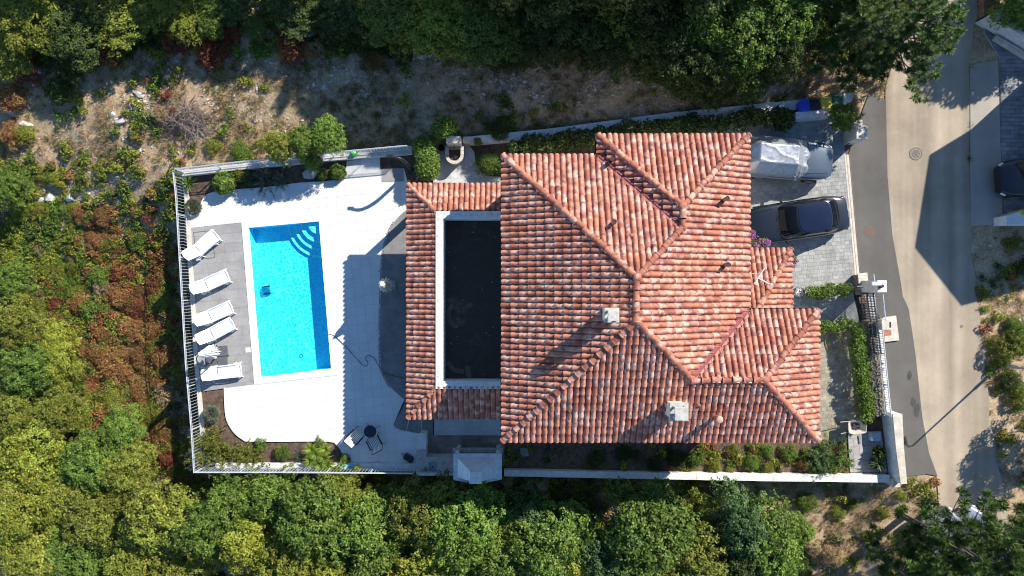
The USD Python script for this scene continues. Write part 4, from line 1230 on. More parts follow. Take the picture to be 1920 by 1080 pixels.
PR = {}
for v in range(3):
    bl = dome_blobs(2.1, 2.7, 26, .56, 10 + v, 2.8, .8)
    vv, ff, tt = crown_mesh(bl, 21000, .14, .042, 30 + v, clump=20, cr=.19, upbias=.3, shell=(.86, 1.12))
    tr = trunk_mesh(4.4, .13, 9, 50 + v, 1.7)
    for c in ('olive', 'bright', 'yellow', 'dark', 'bluish'):
        PR['oak', c, v] = proto(f'oak_{c}_{v}', [('trunk', tr, bark, None), ('crown', trimesh.Trimesh(vv, ff, process=False), LEAF[c], tt)])
    bl = dome_blobs(1.05, 1.0, 15, .30, 110 + v, .0, .8)
    vv, ff, tt = crown_mesh(bl, 6000, .09, .030, 130 + v, clump=10, cr=.12, jit=.8)
    st_ = cat_([tube(spline([(0, 0, -.15), (.12 * math.cos(k), .12 * math.sin(k), .35), (.5 * math.cos(k * 1.3), .5 * math.sin(k * 1.3), .8)], 3), .02, 4) for k in range(5)])
    for c in ('olive', 'bright', 'yellow', 'dark', 'rust', 'red', 'bluish', 'straw'):
        PR['shrub', c, v] = proto(f'shrub_{c}_{v}', [('stem', st_, bark, None), ('foliage', trimesh.Trimesh(vv, ff, process=False), LEAF[c], tt)])
    # loose airy shrub with feathery shoots
    r = np.random.default_rng(300 + v)
    ns = 46; base = r.normal(size=(ns, 3)) * [.12, .12, 0]; dirs = r.normal(size=(ns, 3)) * [1, 1, .4] + [0, 0, .9]; dirs /= np.linalg.norm(dirs, axis=1, keepdims=True)
    pp, dd_, sh = [], [], []
    for k in range(ns):
        l = r.uniform(.6, 1.15); b_ = base[k]; e = b_ + dirs[k] * l + np.array([0, 0, -.15 * l])
        sh.append(tube([b_, (b_ + e) / 2 + (0, 0, .06), e], [.008, .006, .003], 4, cap=False))
        t = r.uniform(.25, 1.0, 46)[:, None]
        pp.append(b_ * (1 - t) + e * t + r.normal(size=(46, 3)) * .03 + np.array([0, 0, .06]) * (4 * t * (1 - t))); dd_.append(np.tile(dirs[k], (46, 1)) + r.normal(size=(46, 3)) * .9)
    pp, dd_ = np.vstack(pp), np.vstack(dd_); dd_ /= np.linalg.norm(dd_, axis=1, keepdims=True)
    vv, ff, tt = leaves(pp, dd_, .13, .016, r, .5, along=True)
    for c in ('grey', 'olive', 'bluish', 'bright'):
        PR['airy', c, v] = proto(f'airy_{c}_{v}', [('stem', cat_(sh), bark, None), ('foliage', trimesh.Trimesh(vv, ff, process=False), LEAF[c], tt)])
    # black pine: whorled limbs carrying needle tufts
    r = np.random.default_rng(400 + v)
    Hp = 9.0; tr = [tube(spline([(0, 0, -.4), (.1, .05, 3), (-.05, .1, 6), (0, 0, Hp)], 4), np.linspace(.17, .03, 13), 7)]
    tips, tdir = [], []
    for k in range(44):
        z = 2.6 + (Hp - 2.8) * (k / 43) ** .9; ph = k * 2.39996 + r.normal() * .3; Lb = (2.7 * (1 - ((z - 2.6) / (Hp - 2.2)) ** 1.6) + .35) * r.uniform(.75, 1.1)
        a_ = np.array([math.cos(ph), math.sin(ph), 0]); s_ = np.array([0, 0, z]); e = s_ + a_ * Lb + (0, 0, Lb * .18)
        bp = spline([s_, s_ + a_ * Lb * .5 + (0, 0, -.02), e], 4); tr.append(tube(bp, np.linspace(.045, .012, len(bp)), 4, cap=False))
        for q in range(int(3 + Lb * 5)):
            t = r.uniform(.3, 1.0); c_ = s_ + (e - s_) * t; sd_ = np.array([-a_[1], a_[0], 0]) * r.choice([-1, 1]) * r.uniform(.1, .75) * Lb * .42 * (1.25 - t)
            tip = c_ + sd_ + a_ * r.uniform(0, .25) + (0, 0, r.uniform(.0, .22))
            tr.append(tube([c_, tip], [.012, .006], 3, cap=False)); tips.append(tip); tdir.append(a_ * .5 + (0, 0, .8))
    tips, tdir = np.array(tips), np.array(tdir); m_ = 58
    D = np.repeat(tdir, m_, 0) * .55 + r.normal(size=(len(tips) * m_, 3)); D /= np.linalg.norm(D, axis=1, keepdims=True)
    tn = np.repeat(r.random(len(tips)), m_) * .6 + .2
    vv, ff, tt = leaves(np.repeat(tips, m_, 0) + D * .02, D, .25, .019, r, .10, along=True, tone=tn)
    PR['pine', 'pine', v] = proto(f'pine_{v}', [('trunk', cat_(tr), bark, None), ('crown', trimesh.Trimesh(vv, ff, process=False), LEAF['pine'], tt)])
# dense round clipped bush
for v, (c, L_, W_) in enumerate((('bright', .075, .03), ('dark', .075, .03), ('grey', .085, .014))):
    r = np.random.default_rng(500 + v); n = 4200
    d = r.normal(size=(n, 3)); d[:, 2] = np.abs(d[:, 2]) * 1.0 - .15; d /= np.linalg.norm(d, axis=1, keepdims=True)
    lump = meshkit.fbm(d * 2.6 + 5, 3, v)[:, None]
    p_ = d * (.34 + .26 * lump) * r.uniform(.8, 1.02, (n, 1)) + [0, 0, .3]
    vv, ff, tt = leaves(p_, d, L_, W_, r, .5, along=(c == 'grey'), tone=np.clip(.2 + (lump[:, 0] - .3) * 1.2, 0, 1))
    PR['ball', c] = proto(f'ball_{c}', [('stem', cyl((0, 0, -.1), (0, 0, .4), .03, 6), bark, None), ('foliage', trimesh.Trimesh(vv, ff, process=False), LEAF[c], tt)])
# sword-leaved rosette
r = np.random.default_rng(600)


def rosette(n, L, W, seed, c0=(0, 0, .3)):
    r = np.random.default_rng(seed); V, Fc = [], []
    for k in range(n):
        ph = k * 2.39996; el = math.radians(r.uniform(5, 70)) * (1 - .4 * k / n) + .15
        a_ = np.array([math.cos(ph), math.sin(ph), 0]); s_ = np.array([-a_[1], a_[0], 0]); l = L * r.uniform(.75, 1.1)
        i0 = len(V) * 1
        ts = np.linspace(0, 1, 5)
        mid = [np.array(c0) + a_ * l * t * math.cos(el) + np.array([0, 0, l * (t * math.sin(el) - .35 * t * t)]) for t in ts]
        wd = W * np.array([.7, 1, .85, .5, .03]); b = len(V)
        for m_, w in zip(mid, wd): V += [m_ + s_ * w, m_ - s_ * w]
        for j in range(4): Fc += [(b + 2 * j, b + 2 * j + 1, b + 2 * j + 3), (b + 2 * j, b + 2 * j + 3, b + 2 * j + 2)]
    t = np.repeat(r.random((n, 3)), 10, 0)
    return np.array(V), np.array(Fc), t


def plant(kind, label, px, py, z, s, rz=None, cat='bush', name=None, group=None, c='bright', v=0, zs=None):
    q = at(px, py, z + .5 * (s if np.isscalar(s) else s[2]))
    key = (kind, c) if kind == 'ball' else (kind, c, v)
    return inst(name or 'garden_bush', PR[key], label, cat, (q[0], q[1], z), rng.uniform(0, 360) if rz is None else rz, s, group)


# ---- the planting beds round the pool deck
GZ = -.06
plant('ball', 'dense round bright green bush at the curve of the top bed by the corner', 418, 342, GZ, 1.12, c='bright')
plant('ball', 'round green bush at the right end of the top bed beside the white deck', 632, 322, GZ, .80, c='bright')
plant('ball', 'small dark green bush just left of the last round bush in the top bed', 604, 326, GZ, .58, c='bright')
plant('ball', 'grey green rounded bush at the left wall above the lounger deck', 360, 387, GZ, .75, c='grey')
plant('ball', 'silvery grey round bush in the lower left planting bed', 394, 777, GZ, .78, c='grey')
plant('airy', 'wispy grey green bush in the middle of the top bed throwing a feathery shadow', 494, 336, GZ, .72, c='grey', v=1)
plant('airy', 'bluish low bush between the round bush and the wispy grey one', 463, 338, GZ, .55, c='bluish', v=0)
plant('airy', 'small grey bush right of the wispy one in the top bed', 524, 340, GZ, .52, c='grey', v=2)
plant('shrub', 'low olive bush against the wall behind the wispy grey bush', 452, 326, GZ, .42, c='olive', v=1)
plant('airy', 'large feathery olive bush spilling over the lower left fence corner', 386, 838, GZ, 1.25, c='olive', v=0)
plant('airy', 'feathery pale green bush hanging over the bottom fence corner', 372, 858, GZ, .95, c='grey', v=2)
plant('airy', 'wispy olive bush inside the bottom left corner beside the soil', 415, 858, GZ, .9, c='olive', v=1)
plant('airy', 'low wispy green bush along the bottom bed left of the twin round bushes', 455, 851, GZ, .75, c='olive', v=2)
plant('airy', 'thin spreading olive bush beside the bottom wall', 478, 858, GZ, .6, c='olive', v=0)
plant('shrub', 'small fresh green bush at the deck edge of the bottom bed', 488, 834, GZ, .32, c='bright', v=0)
plant('shrub', 'bright green round bush in the middle of the bottom bed', 528, 850, GZ, .42, c='bright', v=1)
plant('airy', 'grey green low bush just left of the yellow-green sword-leaved plant', 560, 857, GZ, .42, c='grey', v=1)
plant('shrub', 'small green tuft at the deck edge above the sword-leaved plant', 598, 829, GZ, .26, c='lime' if ('shrub', 'lime', 0) in PR else 'bright', v=2)
plant('shrub', 'little green plant at the tip of the bottom bed beside the shaded deck', 646, 861, GZ, .3, c='bright', v=1)
ros = [rosette(44, .5, .022, 700 + k, (x, y, h)) for k, (x, y, h) in enumerate(((0, 0, .55), (.38, -.2, .5), (-.3, -.32, .45), (.15, -.5, .42), (.42, .2, .4), (-.25, .22, .5), (.52, -.52, .38)))]
q = at(594, 850, .3)
t = thing('sword_leaf_plant', 'cluster of yellow green sword-leaved rosettes in the bottom bed by the wall', 'plant', (q[0], q[1], GZ))
for v_, f_, t_ in ros: obj('rosette', trimesh.Trimesh(v_, f_, process=False), LEAF['lime'], t, tone=t_)
obj('stem', cat_([cyl((x, y, 0), (x, y, h), .04, 6) for x, y, h in ((0, 0, .55), (.38, -.2, .5), (-.3, -.32, .45), (.15, -.5, .42), (.42, .2, .4), (-.25, .22, .5), (.52, -.52, .38))]), bark, t)
q = at(353, 344, .3); v_, f_, t_ = rosette(56, .55, .02, 720, (0, 0, .3))
t = thing('sword_leaf_plant', 'single green sword-leaved plant in the top left corner of the bed', 'plant', (q[0], q[1], GZ))
obj('rosette', trimesh.Trimesh(v_, f_, process=False), LEAF['bright'], t, tone=t_); obj('stem', cyl((0, 0, 0), (0, 0, .32), .05, 6), bark, t)
rk_ = mat('rock', (.33, .31, .29), (.6, .58, .55), scale=5, rough=.9, bump=.4)


def rock(px, py, s, label, m=None, z=None):
    r = np.random.default_rng(int(px * 7 + py)); c_ = trimesh.convex.convex_hull(r.normal(size=(22, 3)) * [1, .75, .5]); c_.apply_scale(s / 2)
    q = at(px, py, 0); zz = float(zt(q[:2])[0]) if z is None else z
    c_.apply_translation((*at(px, py, zz)[:2], zz + s * .12))
    tag(obj('rock', c_, m or rk_), label, 'rock')


rock(583, 326, .32, 'pale boulder in the top bed left of the small green bushes', z=GZ)
# fruit trees behind the top wall
for (px, py, s, c, v, lab) in ((513, 268, .40, 'olive', 0, 'smaller yellow green fruit tree behind the top railing'), (566, 262, .40, 'bright', 1, 'left half of the leafy green fruit tree pair leaning over the top railing'),
                               (607, 252, .42, 'bright', 2, 'leafy green fruit tree right of its twin behind the top railing'), (578, 296, .24, 'bright', 0, 'low leafy green tree hanging over the railing below the fruit trees')):
    q = at(px, py, 2.2 if s > .3 else 1.5)
    inst('fruit_tree', PR['oak', c, v], lab, 'tree', (q[0], q[1], .05), 40 * v, s)
q = at(455, 290); plant('shrub', 'low dark green bush on the dry slope behind the railing', 452, 284, -.0, .55, c='bright', v=1)


def hedge(name, label, line, wid, h, z, n, L, W, leaf, seed, parts='foliage', lump=.35):
    """Hedge or long bush along a pixel line (at its top height)."""
    r = np.random.default_rng(seed); ls = LineString(xy(line, z + h)); k = max(2, int(ls.length / (wid * .6)))
    bl = []
    for i in range(k):
        c_ = ls.interpolate((i + .5) * ls.length / k)
        for q_ in range(2):
            b = wid * .5 * r.uniform(1 - lump, 1 + lump * .5)
            bl.append((c_.x + r.normal() * wid * .12, c_.y + r.normal() * wid * .12, z + h - b * .8 * r.uniform(.8, 1.5), b, b, b * .8))
    vv, ff, tt = crown_mesh(bl, n, L, W, seed + 1, clump=4, cr=.06, upbias=.25, jit=.6)
    c0 = np.array(ls.interpolate(.5, normalized=True).coords[0])
    t = thing(name, label, 'hedge' if 'hedge' in name else 'bush', (c0[0], c0[1], z))
    obj('stem', cat_([cyl((b[0] - c0[0], b[1] - c0[1], -.1), (b[0] - c0[0], b[1] - c0[1], b[2] - z), .02, 5) for b in bl[::2]]), bark, t)
    obj(parts, trimesh.Trimesh(vv - [*c0, z], ff, process=False), LEAF[leaf], t, tone=tt)
    return t


hedge('garden_hedge', 'bright green leafy hedge between the black shower and the fountain terrace', [(797, 266), (790, 288), (788, 312)], .95, 1.35, -.05, 7000, .10, .034, 'bright', 801)
hedge('garden_hedge', 'leafy green climbing bush on the wall left of the stone fountain', [(824, 240), (836, 236)], .85, 1.5, -.05, 3600, .11, .04, 'bright', 803)
hedge('garden_hedge', 'dark green laurel hedge inside the long boundary wall above the house', [(955, 272), (1040, 262), (1130, 252), (1220, 238), (1320, 229), (1490, 214)], .85, 1.15, -.06, 15000, .13, .045, 'dark', 805)
hedge('garden_bush', 'feathery rosemary-like green bush in the round bed beside the fountain', [(912, 300), (920, 312)], .9, .8, -.06, 4200, .13, .012, 'bright', 807)
hedge('garden_bush', 'dark feathery bush growing over the wall right of the fountain', [(935, 228), (940, 250)], .75, 1.0, .0, 3200, .13, .014, 'dark', 809)
hedge('garden_bush', 'thin dark green bush under the house eave in the round bed', [(935, 300), (938, 322)], .6, .7, -.06, 2600, .13, .014, 'dark', 811)
hedge('garden_bush', 'small straw coloured bush at the wall end beside the fountain', [(892, 262), (896, 266)], .3, .6, 0, 700, .08, .02, 'olive', 812)
hedge('driveway_hedge', 'long narrow clipped hedge between the side path and the front railing', [(1612, 612), (1620, 690), (1632, 788)], .66, .95, -.05, 9500, .085, .034, 'bright', 813, lump=.15)
hedge('driveway_hedge', 'short green hedge running from the round white planter to the gate post', [(1516, 548), (1560, 545), (1600, 541)], .52, .75, -.02, 4200, .085, .03, 'bright', 815, lump=.2)
hedge('driveway_hedge', 'short hedge between the house corner and the long front hedge', [(1536, 614), (1570, 612), (1602, 606)], .50, .75, -.02, 3600, .085, .03, 'bright', 817, lump=.25)
inst('small_tree', PR['oak', 'bright', 1], 'small leafy green tree beside the refuse bins at the driveway entrance', 'tree', (*at(1597, 214, 2.0)[:2], -.05), 20, .33)
# ---- bottom right bed under the eave
for (px, py, s, k, c, v, lab) in ((1480, 850, .40, 'shrub', 'bright', 0, 'pale green bushy plant under the right end of the bottom eave'), (1410, 866, .42, 'shrub', 'bright', 1, 'bright green bush in the sunlit part of the bottom bed'),
                                  (1340, 875, .36, 'shrub', 'yellow', 2, 'yellowish leafy plant at the sun edge of the bottom bed'), (1375, 845, .30, 'shrub', 'olive', 0, 'small olive bush close under the bottom eave in the sun'),
                                  (1545, 858, 1.0, 'airy', 'bluish', 0, 'loose grey green bush spilling over the bottom boundary wall'), (1575, 858, .9, 'airy', 'bright', 1, 'yellow green feathery bush beside the slab corner'), (1535, 885, .75, 'airy', 'bluish', 2, 'wispy trailing bush hanging outside the bottom boundary wall'),
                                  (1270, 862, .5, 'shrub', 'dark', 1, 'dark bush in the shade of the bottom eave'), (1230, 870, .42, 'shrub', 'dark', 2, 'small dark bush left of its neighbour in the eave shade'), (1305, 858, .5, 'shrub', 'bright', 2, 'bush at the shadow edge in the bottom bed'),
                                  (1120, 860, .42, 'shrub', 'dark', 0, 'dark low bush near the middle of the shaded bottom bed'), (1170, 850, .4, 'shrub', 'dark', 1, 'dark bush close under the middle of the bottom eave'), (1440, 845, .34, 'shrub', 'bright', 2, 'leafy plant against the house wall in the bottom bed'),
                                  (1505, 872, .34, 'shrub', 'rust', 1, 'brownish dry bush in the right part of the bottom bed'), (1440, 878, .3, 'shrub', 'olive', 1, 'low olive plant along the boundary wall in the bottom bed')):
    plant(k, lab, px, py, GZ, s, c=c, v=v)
t_ = prism(P([(975, 841), (990, 840), (991, 855), (976, 856)], -.03), -.06, -.02)
tag(obj('inspection_cover', t_, concrete), 'square grey concrete cover in the dark bed below the eave', 'cover')
for i, (px, py, s, lab) in enumerate(((1412, 440, .26, 'upright purple flowering spike in front of the black car bonnet'), (1420, 457, .34, 'pink bougainvillea mass at the edge of the porch roof'), (1441, 455, .26, 'small pink flowering shoot above the porch gutter'), (1490, 494, .2, 'pink flower spray sticking out right of the porch roof'))):
    q = at(px, py, 1.9 if i < 3 else 1.6); r = np.random.default_rng(900 + i)
    t = thing('flowering_shrub', lab, 'flowers', (q[0], q[1], 0))
    bl = [(*(r.normal(size=2) * s * .35), 1.7 + r.normal() * .1 - (0.2 if i == 3 else 0), s * .4, s * .4, s * .3) for _ in range(5)]
    vv, ff, tt = crown_mesh(bl, 260, .07, .026, 910 + i, clump=3, cr=.03); obj('blossom', trimesh.Trimesh(vv, ff, process=False), LEAF['pink'], t, tone=tt)
    vv, ff, tt = crown_mesh([(b[0] - .05, b[1] + .1, b[2] - .2, b[3], b[4], b[5]) for b in bl], 160, .09, .03, 920 + i, clump=3, cr=.04); obj('foliage', trimesh.Trimesh(vv, ff, process=False), LEAF['bright'], t, tone=tt)
    obj('stem', tube(spline([(-.1, 0, 0), (.05, .05, .9), (0, 0, 1.7)], 4), .02, 5), bark, t)

# ------------------------------------------------------------------ fountain terrace and shower
fq = at(852, 290, .7); ft = thing('stone_fountain', 'beige stone wall fountain with half round basin beside the green hedge', 'fountain', (fq[0], fq[1], 0))
C0 = Point(0, 0)
outl = unary_union([C0.buffer(.42, 20).intersection(sbox(-1, -1, 1, .0)), sbox(-.42, 0, .42, .42)]); inl = unary_union([C0.buffer(.28, 20).intersection(sbox(-1, -1, 1, .0)), sbox(-.28, -.001, .28, .30)])
obj('basin', prism(outl.buffer(-.02).difference(inl), 0, .62), mat('basin_brick', (.3, .25, .19), (.44, .38, .3), scale=6, rough=.9, bump=.5, bscale=14), ft)
n = 11
for k in range(n):
    a0_, a1_ = math.pi * (1 + k / n), math.pi * (1 + (k + 1) / n)
    g = .012
    obj('rim_stone', prism(Polygon([(.435 * math.cos(a0_ + g), .435 * math.sin(a0_ + g)), (.435 * math.cos(a1_ - g), .435 * math.sin(a1_ - g)), (.285 * math.cos(a1_ - g), .285 * math.sin(a1_ - g)), (.285 * math.cos(a0_ + g), .285 * math.sin(a0_ + g))]), .62, .70 + .004 * (k % 3)), beige_stone, ft)
for s in (-1, 1):
    for k in range(2): obj('rim_stone', rbox(s * .36, .1 + k * .2, .66, .15, .19, .08, .01), beige_stone, ft)
obj('basin_floor', prism(inl, .1, .3), mat('basin_dark', (.06, .05, .042), (.14, .12, .1), scale=9), ft)
obj('back_block', rbox(0, .58, .62, .66, .36, 1.3, .02), beige_stone, ft)
obj('spout', cyl((0, .42, .85), (0, .24, .83), .018, 8), dark_steel, ft)
obj('floor_drain', prism(Point(.05, -.05).buffer(.07).difference(Point(.05, -.05).buffer(.045)), .301, .33), white_stone, ft)
tag(obj('wall_block', rbox(*at(876, 262, .6)[:2], .3, .42, .30, .7, .02), beige_stone), 'cream wall block joining the fountain to the boundary wall', 'wall')
tag(obj('stone_block', rbox(*at(806, 325, .5)[:2], .24, .36, .46, .52, .04), beige_stone), 'cream stone block standing at the lower end of the bright green hedge', 'stone block')
pot_plant(828, 279, .0, .16, .28, 'crimson', 'dark red flowering potted plant left of the stone fountain', 150, .12)
pot_plant(815, 283, .0, .10, .2, 'orange', 'small orange flowering potted plant beside the hedge', 90, .09)
t = thing('garden_shower', 'curved black solar garden shower beside the grey tray', 'shower', (*at(772, 318, 0)[:2], 0))
obj('column', tube(spline([(0, 0, 0), (0, 0, 1.0), (-.02, .02, 1.7), (-.2, .12, 2.12), (-.55, .2, 2.2)], 6), np.r_[np.full(13, .085), np.linspace(.085, .05, 12)], 10), black_plastic, t, smooth=40)
obj('shower_head', rbox(-.66, .22, 2.17, .30, .17, .06, .02), black_plastic, t)
obj('foot', rbox(0, 0, .03, .3, .24, .06, .02), black_plastic, t)
gq = at(664, 288, .36); t = thing('watering_can', 'bright green plastic watering can on the top wall by the railing', 'watering can', (gq[0], gq[1], .32), 15)
gm = mat('green_plastic', (.04, .5, .05), (.07, .6, .08), rough=.4)
obj('body', ring_loft([np.c_[a * np.cos(np.arange(16) * np.pi / 8), a * np.sin(np.arange(16) * np.pi / 8), np.full(16, z)] for a, z in ((.12, 0), (.13, .02), (.12, .2), (.05, .24))], True, True), gm, t)
obj('spout', cyl((.1, 0, .06), (.3, 0, .26), .022, 8, .014), gm, t); obj('handle', tube(spline([(-.11, 0, .06), (-.2, 0, .18), (-.05, 0, .3), (.04, 0, .23)], 4), .012, 6), gm, t)
nq = at(655, 876, .2); t = thing('leaf_net', 'blue pool net with long white pole lying along the bottom wall', 'pool net', (nq[0], nq[1], .16), -1)
obj('net', cat_([rbox(-.05, 0, .04, .42, .26, .05, .02), rbox(.06, .08, .09, .2, .12, .05, .02)]), mat('net_blue', (.12, .45, .65), (.2, .55, .75), scale=8), t)
obj('pole', cyl((.1, -.06, .06), (2.2, -.03, .05), .022, 8), white_plastic, t)
obj('clip', cat_([rbox(2.25, .02, .06, .12, .05, .05, .01), rbox(3.3, .02, .06, .14, .05, .05, .01)]), white_plastic, t)

# ------------------------------------------------------------------ cars
def sup(a, b, n, e=4.5):
    th = np.arange(n) * 2 * np.pi / n; c_, s_ = np.cos(th), np.sin(th)
    return np.c_[a * np.sign(c_) * np.abs(c_) ** (2 / e), b * np.sign(s_) * np.abs(s_) ** (2 / e)]


def car(name, label, loc, ang, L, W, Hh, paint, roofm, kind='sedan', zb=.0, covered=False):
    """x forward. Lofted lower body, glasshouse, bonnet and boot lines, glass, lamps, wheels, mirrors."""
    t = thing(name, label, 'car', (loc[0], loc[1], zb), ang)
    belt = .60 * Hh + .06
    xs = np.linspace(-L / 2, L / 2, 25); u = xs / (L / 2)
    hw = W / 2 * (1 - .17 * np.abs(u) ** 4.5 - np.where(u > 0, .10 * u ** 8, .05 * u ** 8))
    nose = np.where(u > 0, .16 * u ** 6 + .05 * u ** 2, .10 * u ** 8 + (.02 if kind == 'sedan' else 0) * u ** 2)
    zt_ = belt + (.02 if kind == 'sedan' else .04) - nose * (1.3 if kind == 'sedan' else 1.0); zb_ = .20 + .10 * np.abs(u) ** 6
    rings = []
    for x, w, z1, z0 in zip(xs, hw, zt_, zb_):
        pr = [(0, z1 + .035), (.45, z1 + .03), (.74, z1 + .012), (.88, z1 - .015), (.965, z1 - .08), (1.0, z1 - .22), (.99, (z0 + z1) / 2 - .06), (.95, z0 + .08), (.85, z0)]
        r_ = [(x, y * w, z) for y, z in pr] + [(x, -y * w, z) for y, z in pr[::-1][:-1]]
        rings.append(np.array(r_))
    b = ring_loft(rings, True, True); b.fix_normals()
    obj('body', b, paint, t, smooth=32)
    xf0, xf1, xr1, xr0 = dict(sedan=(.20, .02, -.28, -.40), suv=(.20, .08, -.40, -.47), hatch=(.24, .06, -.36, -.46))[kind]
    if covered: xf0, xf1 = .13, .0
    xf0, xf1, xr1, xr0 = (k * L for k in (xf0, xf1, xr1, xr0))
    n = 48; wb_, wt = W / 2 * (.78 if covered else .90), W / 2 * (.6 if covered else .74)

    def ringat(s):
        # s 0 at belt .. 1 at roof edge
        a, c_ = (xf0 * (1 - s) + xf1 * s), (xr0 * (1 - s) + xr1 * s); bow = math.sin(s * math.pi / 2)
        w = wb_ * (1 - s) + wt * s + .03 * math.sin(math.pi * s)
        q = sup((a - c_) / 2, w, n, 6 - 1.5 * s); q[:, 0] += (a + c_) / 2
        q[:, 0] += np.where(q[:, 0] > (a + c_) / 2, .07, -.04) * (1 - (q[:, 1] / w) ** 2)
        return np.c_[q, np.full(n, belt - .03 + (Hh - .07 - belt + .03) * bow)]
    rg = [ringat(s) for s in np.linspace(0, 1, 6)]
    top = rg[-1]; cen = top.mean(0)
    lids = [np.c_[cen[:2] + (top[:, :2] - cen[:2]) * k, np.full(n, top[0, 2] + dz)] for k, dz in ((.965, .022), (.7, .05), (.35, .063))]
    cab = ring_loft(rg + lids[:1], False); cab.fix_normals()
    obj('cabin', ring_loft(rg + [lids[0]], True), paint, t, smooth=35)
    obj('roof', ring_loft([l + (0, 0, .004) for l in lids], True), roofm, t, smooth=35)
    # glass panels between pillars
    th = np.arctan2(rg[2][:, 1] / wb_, (rg[2][:, 0] - (xf0 + xr0) / 2) / ((xf0 - xr0) / 2))
    ss = np.linspace(.12, .93, 5); gr = [ringat(s) for s in ss]
    cc = np.array([(xf0 + xr0) / 2, 0, belt - .3])
    idx = np.arange(n)

    def glass(nm, mask):
        V, f = [], []
        for i in idx:
            j = (i + 1) % n
            if not (mask[i] and mask[j]): continue
            b_ = len(V)
            for g in gr:
                for q_ in (i, j):
                    d = g[q_] - cc; V.append(g[q_] + d / np.linalg.norm(d) * .012)
            for k in range(len(gr) - 1): f += [(b_ + 2 * k, b_ + 2 * k + 1, b_ + 2 * k + 3), (b_ + 2 * k, b_ + 2 * k + 3, b_ + 2 * k + 2)]
        if V: obj(nm, trimesh.Trimesh(np.array(V), np.array(f), process=True), car_glass, t, smooth=True)
    yy, xx = rg[2][:, 1], rg[2][:, 0]; fx, rx = xx.max(), xx.min(); wm_ = np.abs(yy).max()
    if not covered: glass('windscreen', (xx > fx - .35) & (np.abs(yy) < wm_ * .86)); glass('rear_window', (xx < rx + .35) & (np.abs(yy) < wm_ * .84))
    for s in () if covered else (1, -1):
        for a_, b_ in ((fx - .38, (fx + rx) / 2 + .06), ((fx + rx) / 2 - .02, rx + .3)): glass('side_window', (yy * s > wm_ * .8) & (xx < a_) & (xx > b_))
    lamp = mat('lamp_clear', (.6, .62, .65), rough=.15, coat=1.0); red = mat('lamp_red', (.25, .01, .01), rough=.2, coat=1.0)
    for s in (1, -1):
        obj('headlight', rbox(L / 2 - .17, s * W * .355, .66 * (belt + .05), .26, .30, .12, .04, rz=-s * 28), lamp, t)
        obj('tail_light', rbox(-L / 2 + .17, s * W * .35, .76 * belt, .14, .34, .10, .04, rz=s * 28), red, t)
        obj('wing_mirror', rbox(xf0 - .30, s * (W / 2 + .07), belt + .05, .13, .2, .13, .04, rz=s * 8), paint, t)
        for x in (L * .30, -L * .29):
            w_ = obj('wheel', cyl((x, s * (W / 2 - .20), .33), (x, s * (W / 2 + .005), .33), .33, 22), tyre_m, t)
            obj('rim', cat_([cyl((x, s * (W / 2 - .05), .33), (x, s * (W / 2 + .012), .33), .22, 16)]), rim_m, w_)
    # shut lines and wipers
    zl = np.interp(xf0 + .16, xs, zt_)
    obj('bonnet_line', cat_([tube([(xf0 + .20, -W * .40, np.interp(xf0 + .2, xs, zt_) + .012), (xf0 + .26, 0, np.interp(xf0 + .26, xs, zt_) + .036), (xf0 + .20, W * .40, np.interp(xf0 + .2, xs, zt_) + .012)], .012, 4)] +
                            [tube([(x, s * W * (.37 - .05 * k / 5), np.interp(x, xs, zt_) + .022) for k, x in enumerate(np.linspace(xf0 + .2, L / 2 - .22, 6))], .011, 4) for s in (1, -1)]), black_plastic, t)
    obj('wiper', cat_([tube([(xf0 + .10, s0, belt + .03), (xf0 - .14, s0 - .45, belt + .16)], .01, 4) for s0 in (.5, -.02)]), black_plastic, t)
    return t


dark_paint = car_paint('paint_graphite', (.022, .026, .034), .5, .3)
roof_navy = mat('roof_navy', (.008, .011, .03), (.01, .014, .036), rough=.18, coat=1.0)
q0 = at(1403, 426, .75); q1 = at(1590, 404, .75)
cen = at(1493.5, 412.5, .75); ang = 180 + math.degrees(math.atan2(22, 187)) 
car('parked_car', 'dark graphite saloon car with navy roof parked nose towards the house', cen, 180 + 8.6, 4.85, 1.86, 1.42, dark_paint, roof_navy, 'sedan')
blue_paint = car_paint('paint_slate', (.10, .125, .15), .5, .32)
cen = at(1481, 297, .9)
suv = car('parked_car', 'slate blue estate car half hidden under a silver cover beside the upper hedge', cen, -4.6, 4.05, 1.84, 1.58, blue_paint, blue_paint, 'suv', covered=True)
# silver cover draped over cabin and tail
r = np.random.default_rng(77)
L, W = 4.05, 1.84
gx_ = np.linspace(-L / 2 - .03, .66, 72); gy_ = np.linspace(-W / 2 - .035, W / 2 + .035, 60)
GXc, GYc = np.meshgrid(gx_, gy_, indexing='ij')
u = np.clip((np.abs(GYc) / (W / 2)), 0, 1.1)
front = np.clip((.80 - GXc) / .9, 0, 1); rear = np.clip((GXc + L / 2 + .05) / .42, 0, 1)
roofz = 1.04 + .62 * np.minimum(1, front * 1.3) * np.minimum(1, rear) ** .6
side = np.clip((1.08 - u) / .62, 0, 1) ** .75
zc = .62 + (roofz - .62) * (.30 + .70 * side) * np.where(u > 1.0, .72, 1)
zc = np.where(u > .985, .66 - (u - .985) * 1.2, zc)
fo = np.abs(np.sin(GXc * 2.1 + GYc * 4.2 + 3 * meshkit.fbm(np.stack([GXc, GYc, GXc * 0], -1) * 1.5, 3, 4)))
wr = (1 - fo) ** 4 * .018 + (1 - np.abs(np.sin(GXc * 4.3 - GYc * 2.7 + 4 * meshkit.fbm(np.stack([GXc, GYc, GXc * 0], -1) * 1.2, 3, 8)))) ** 5 * .014
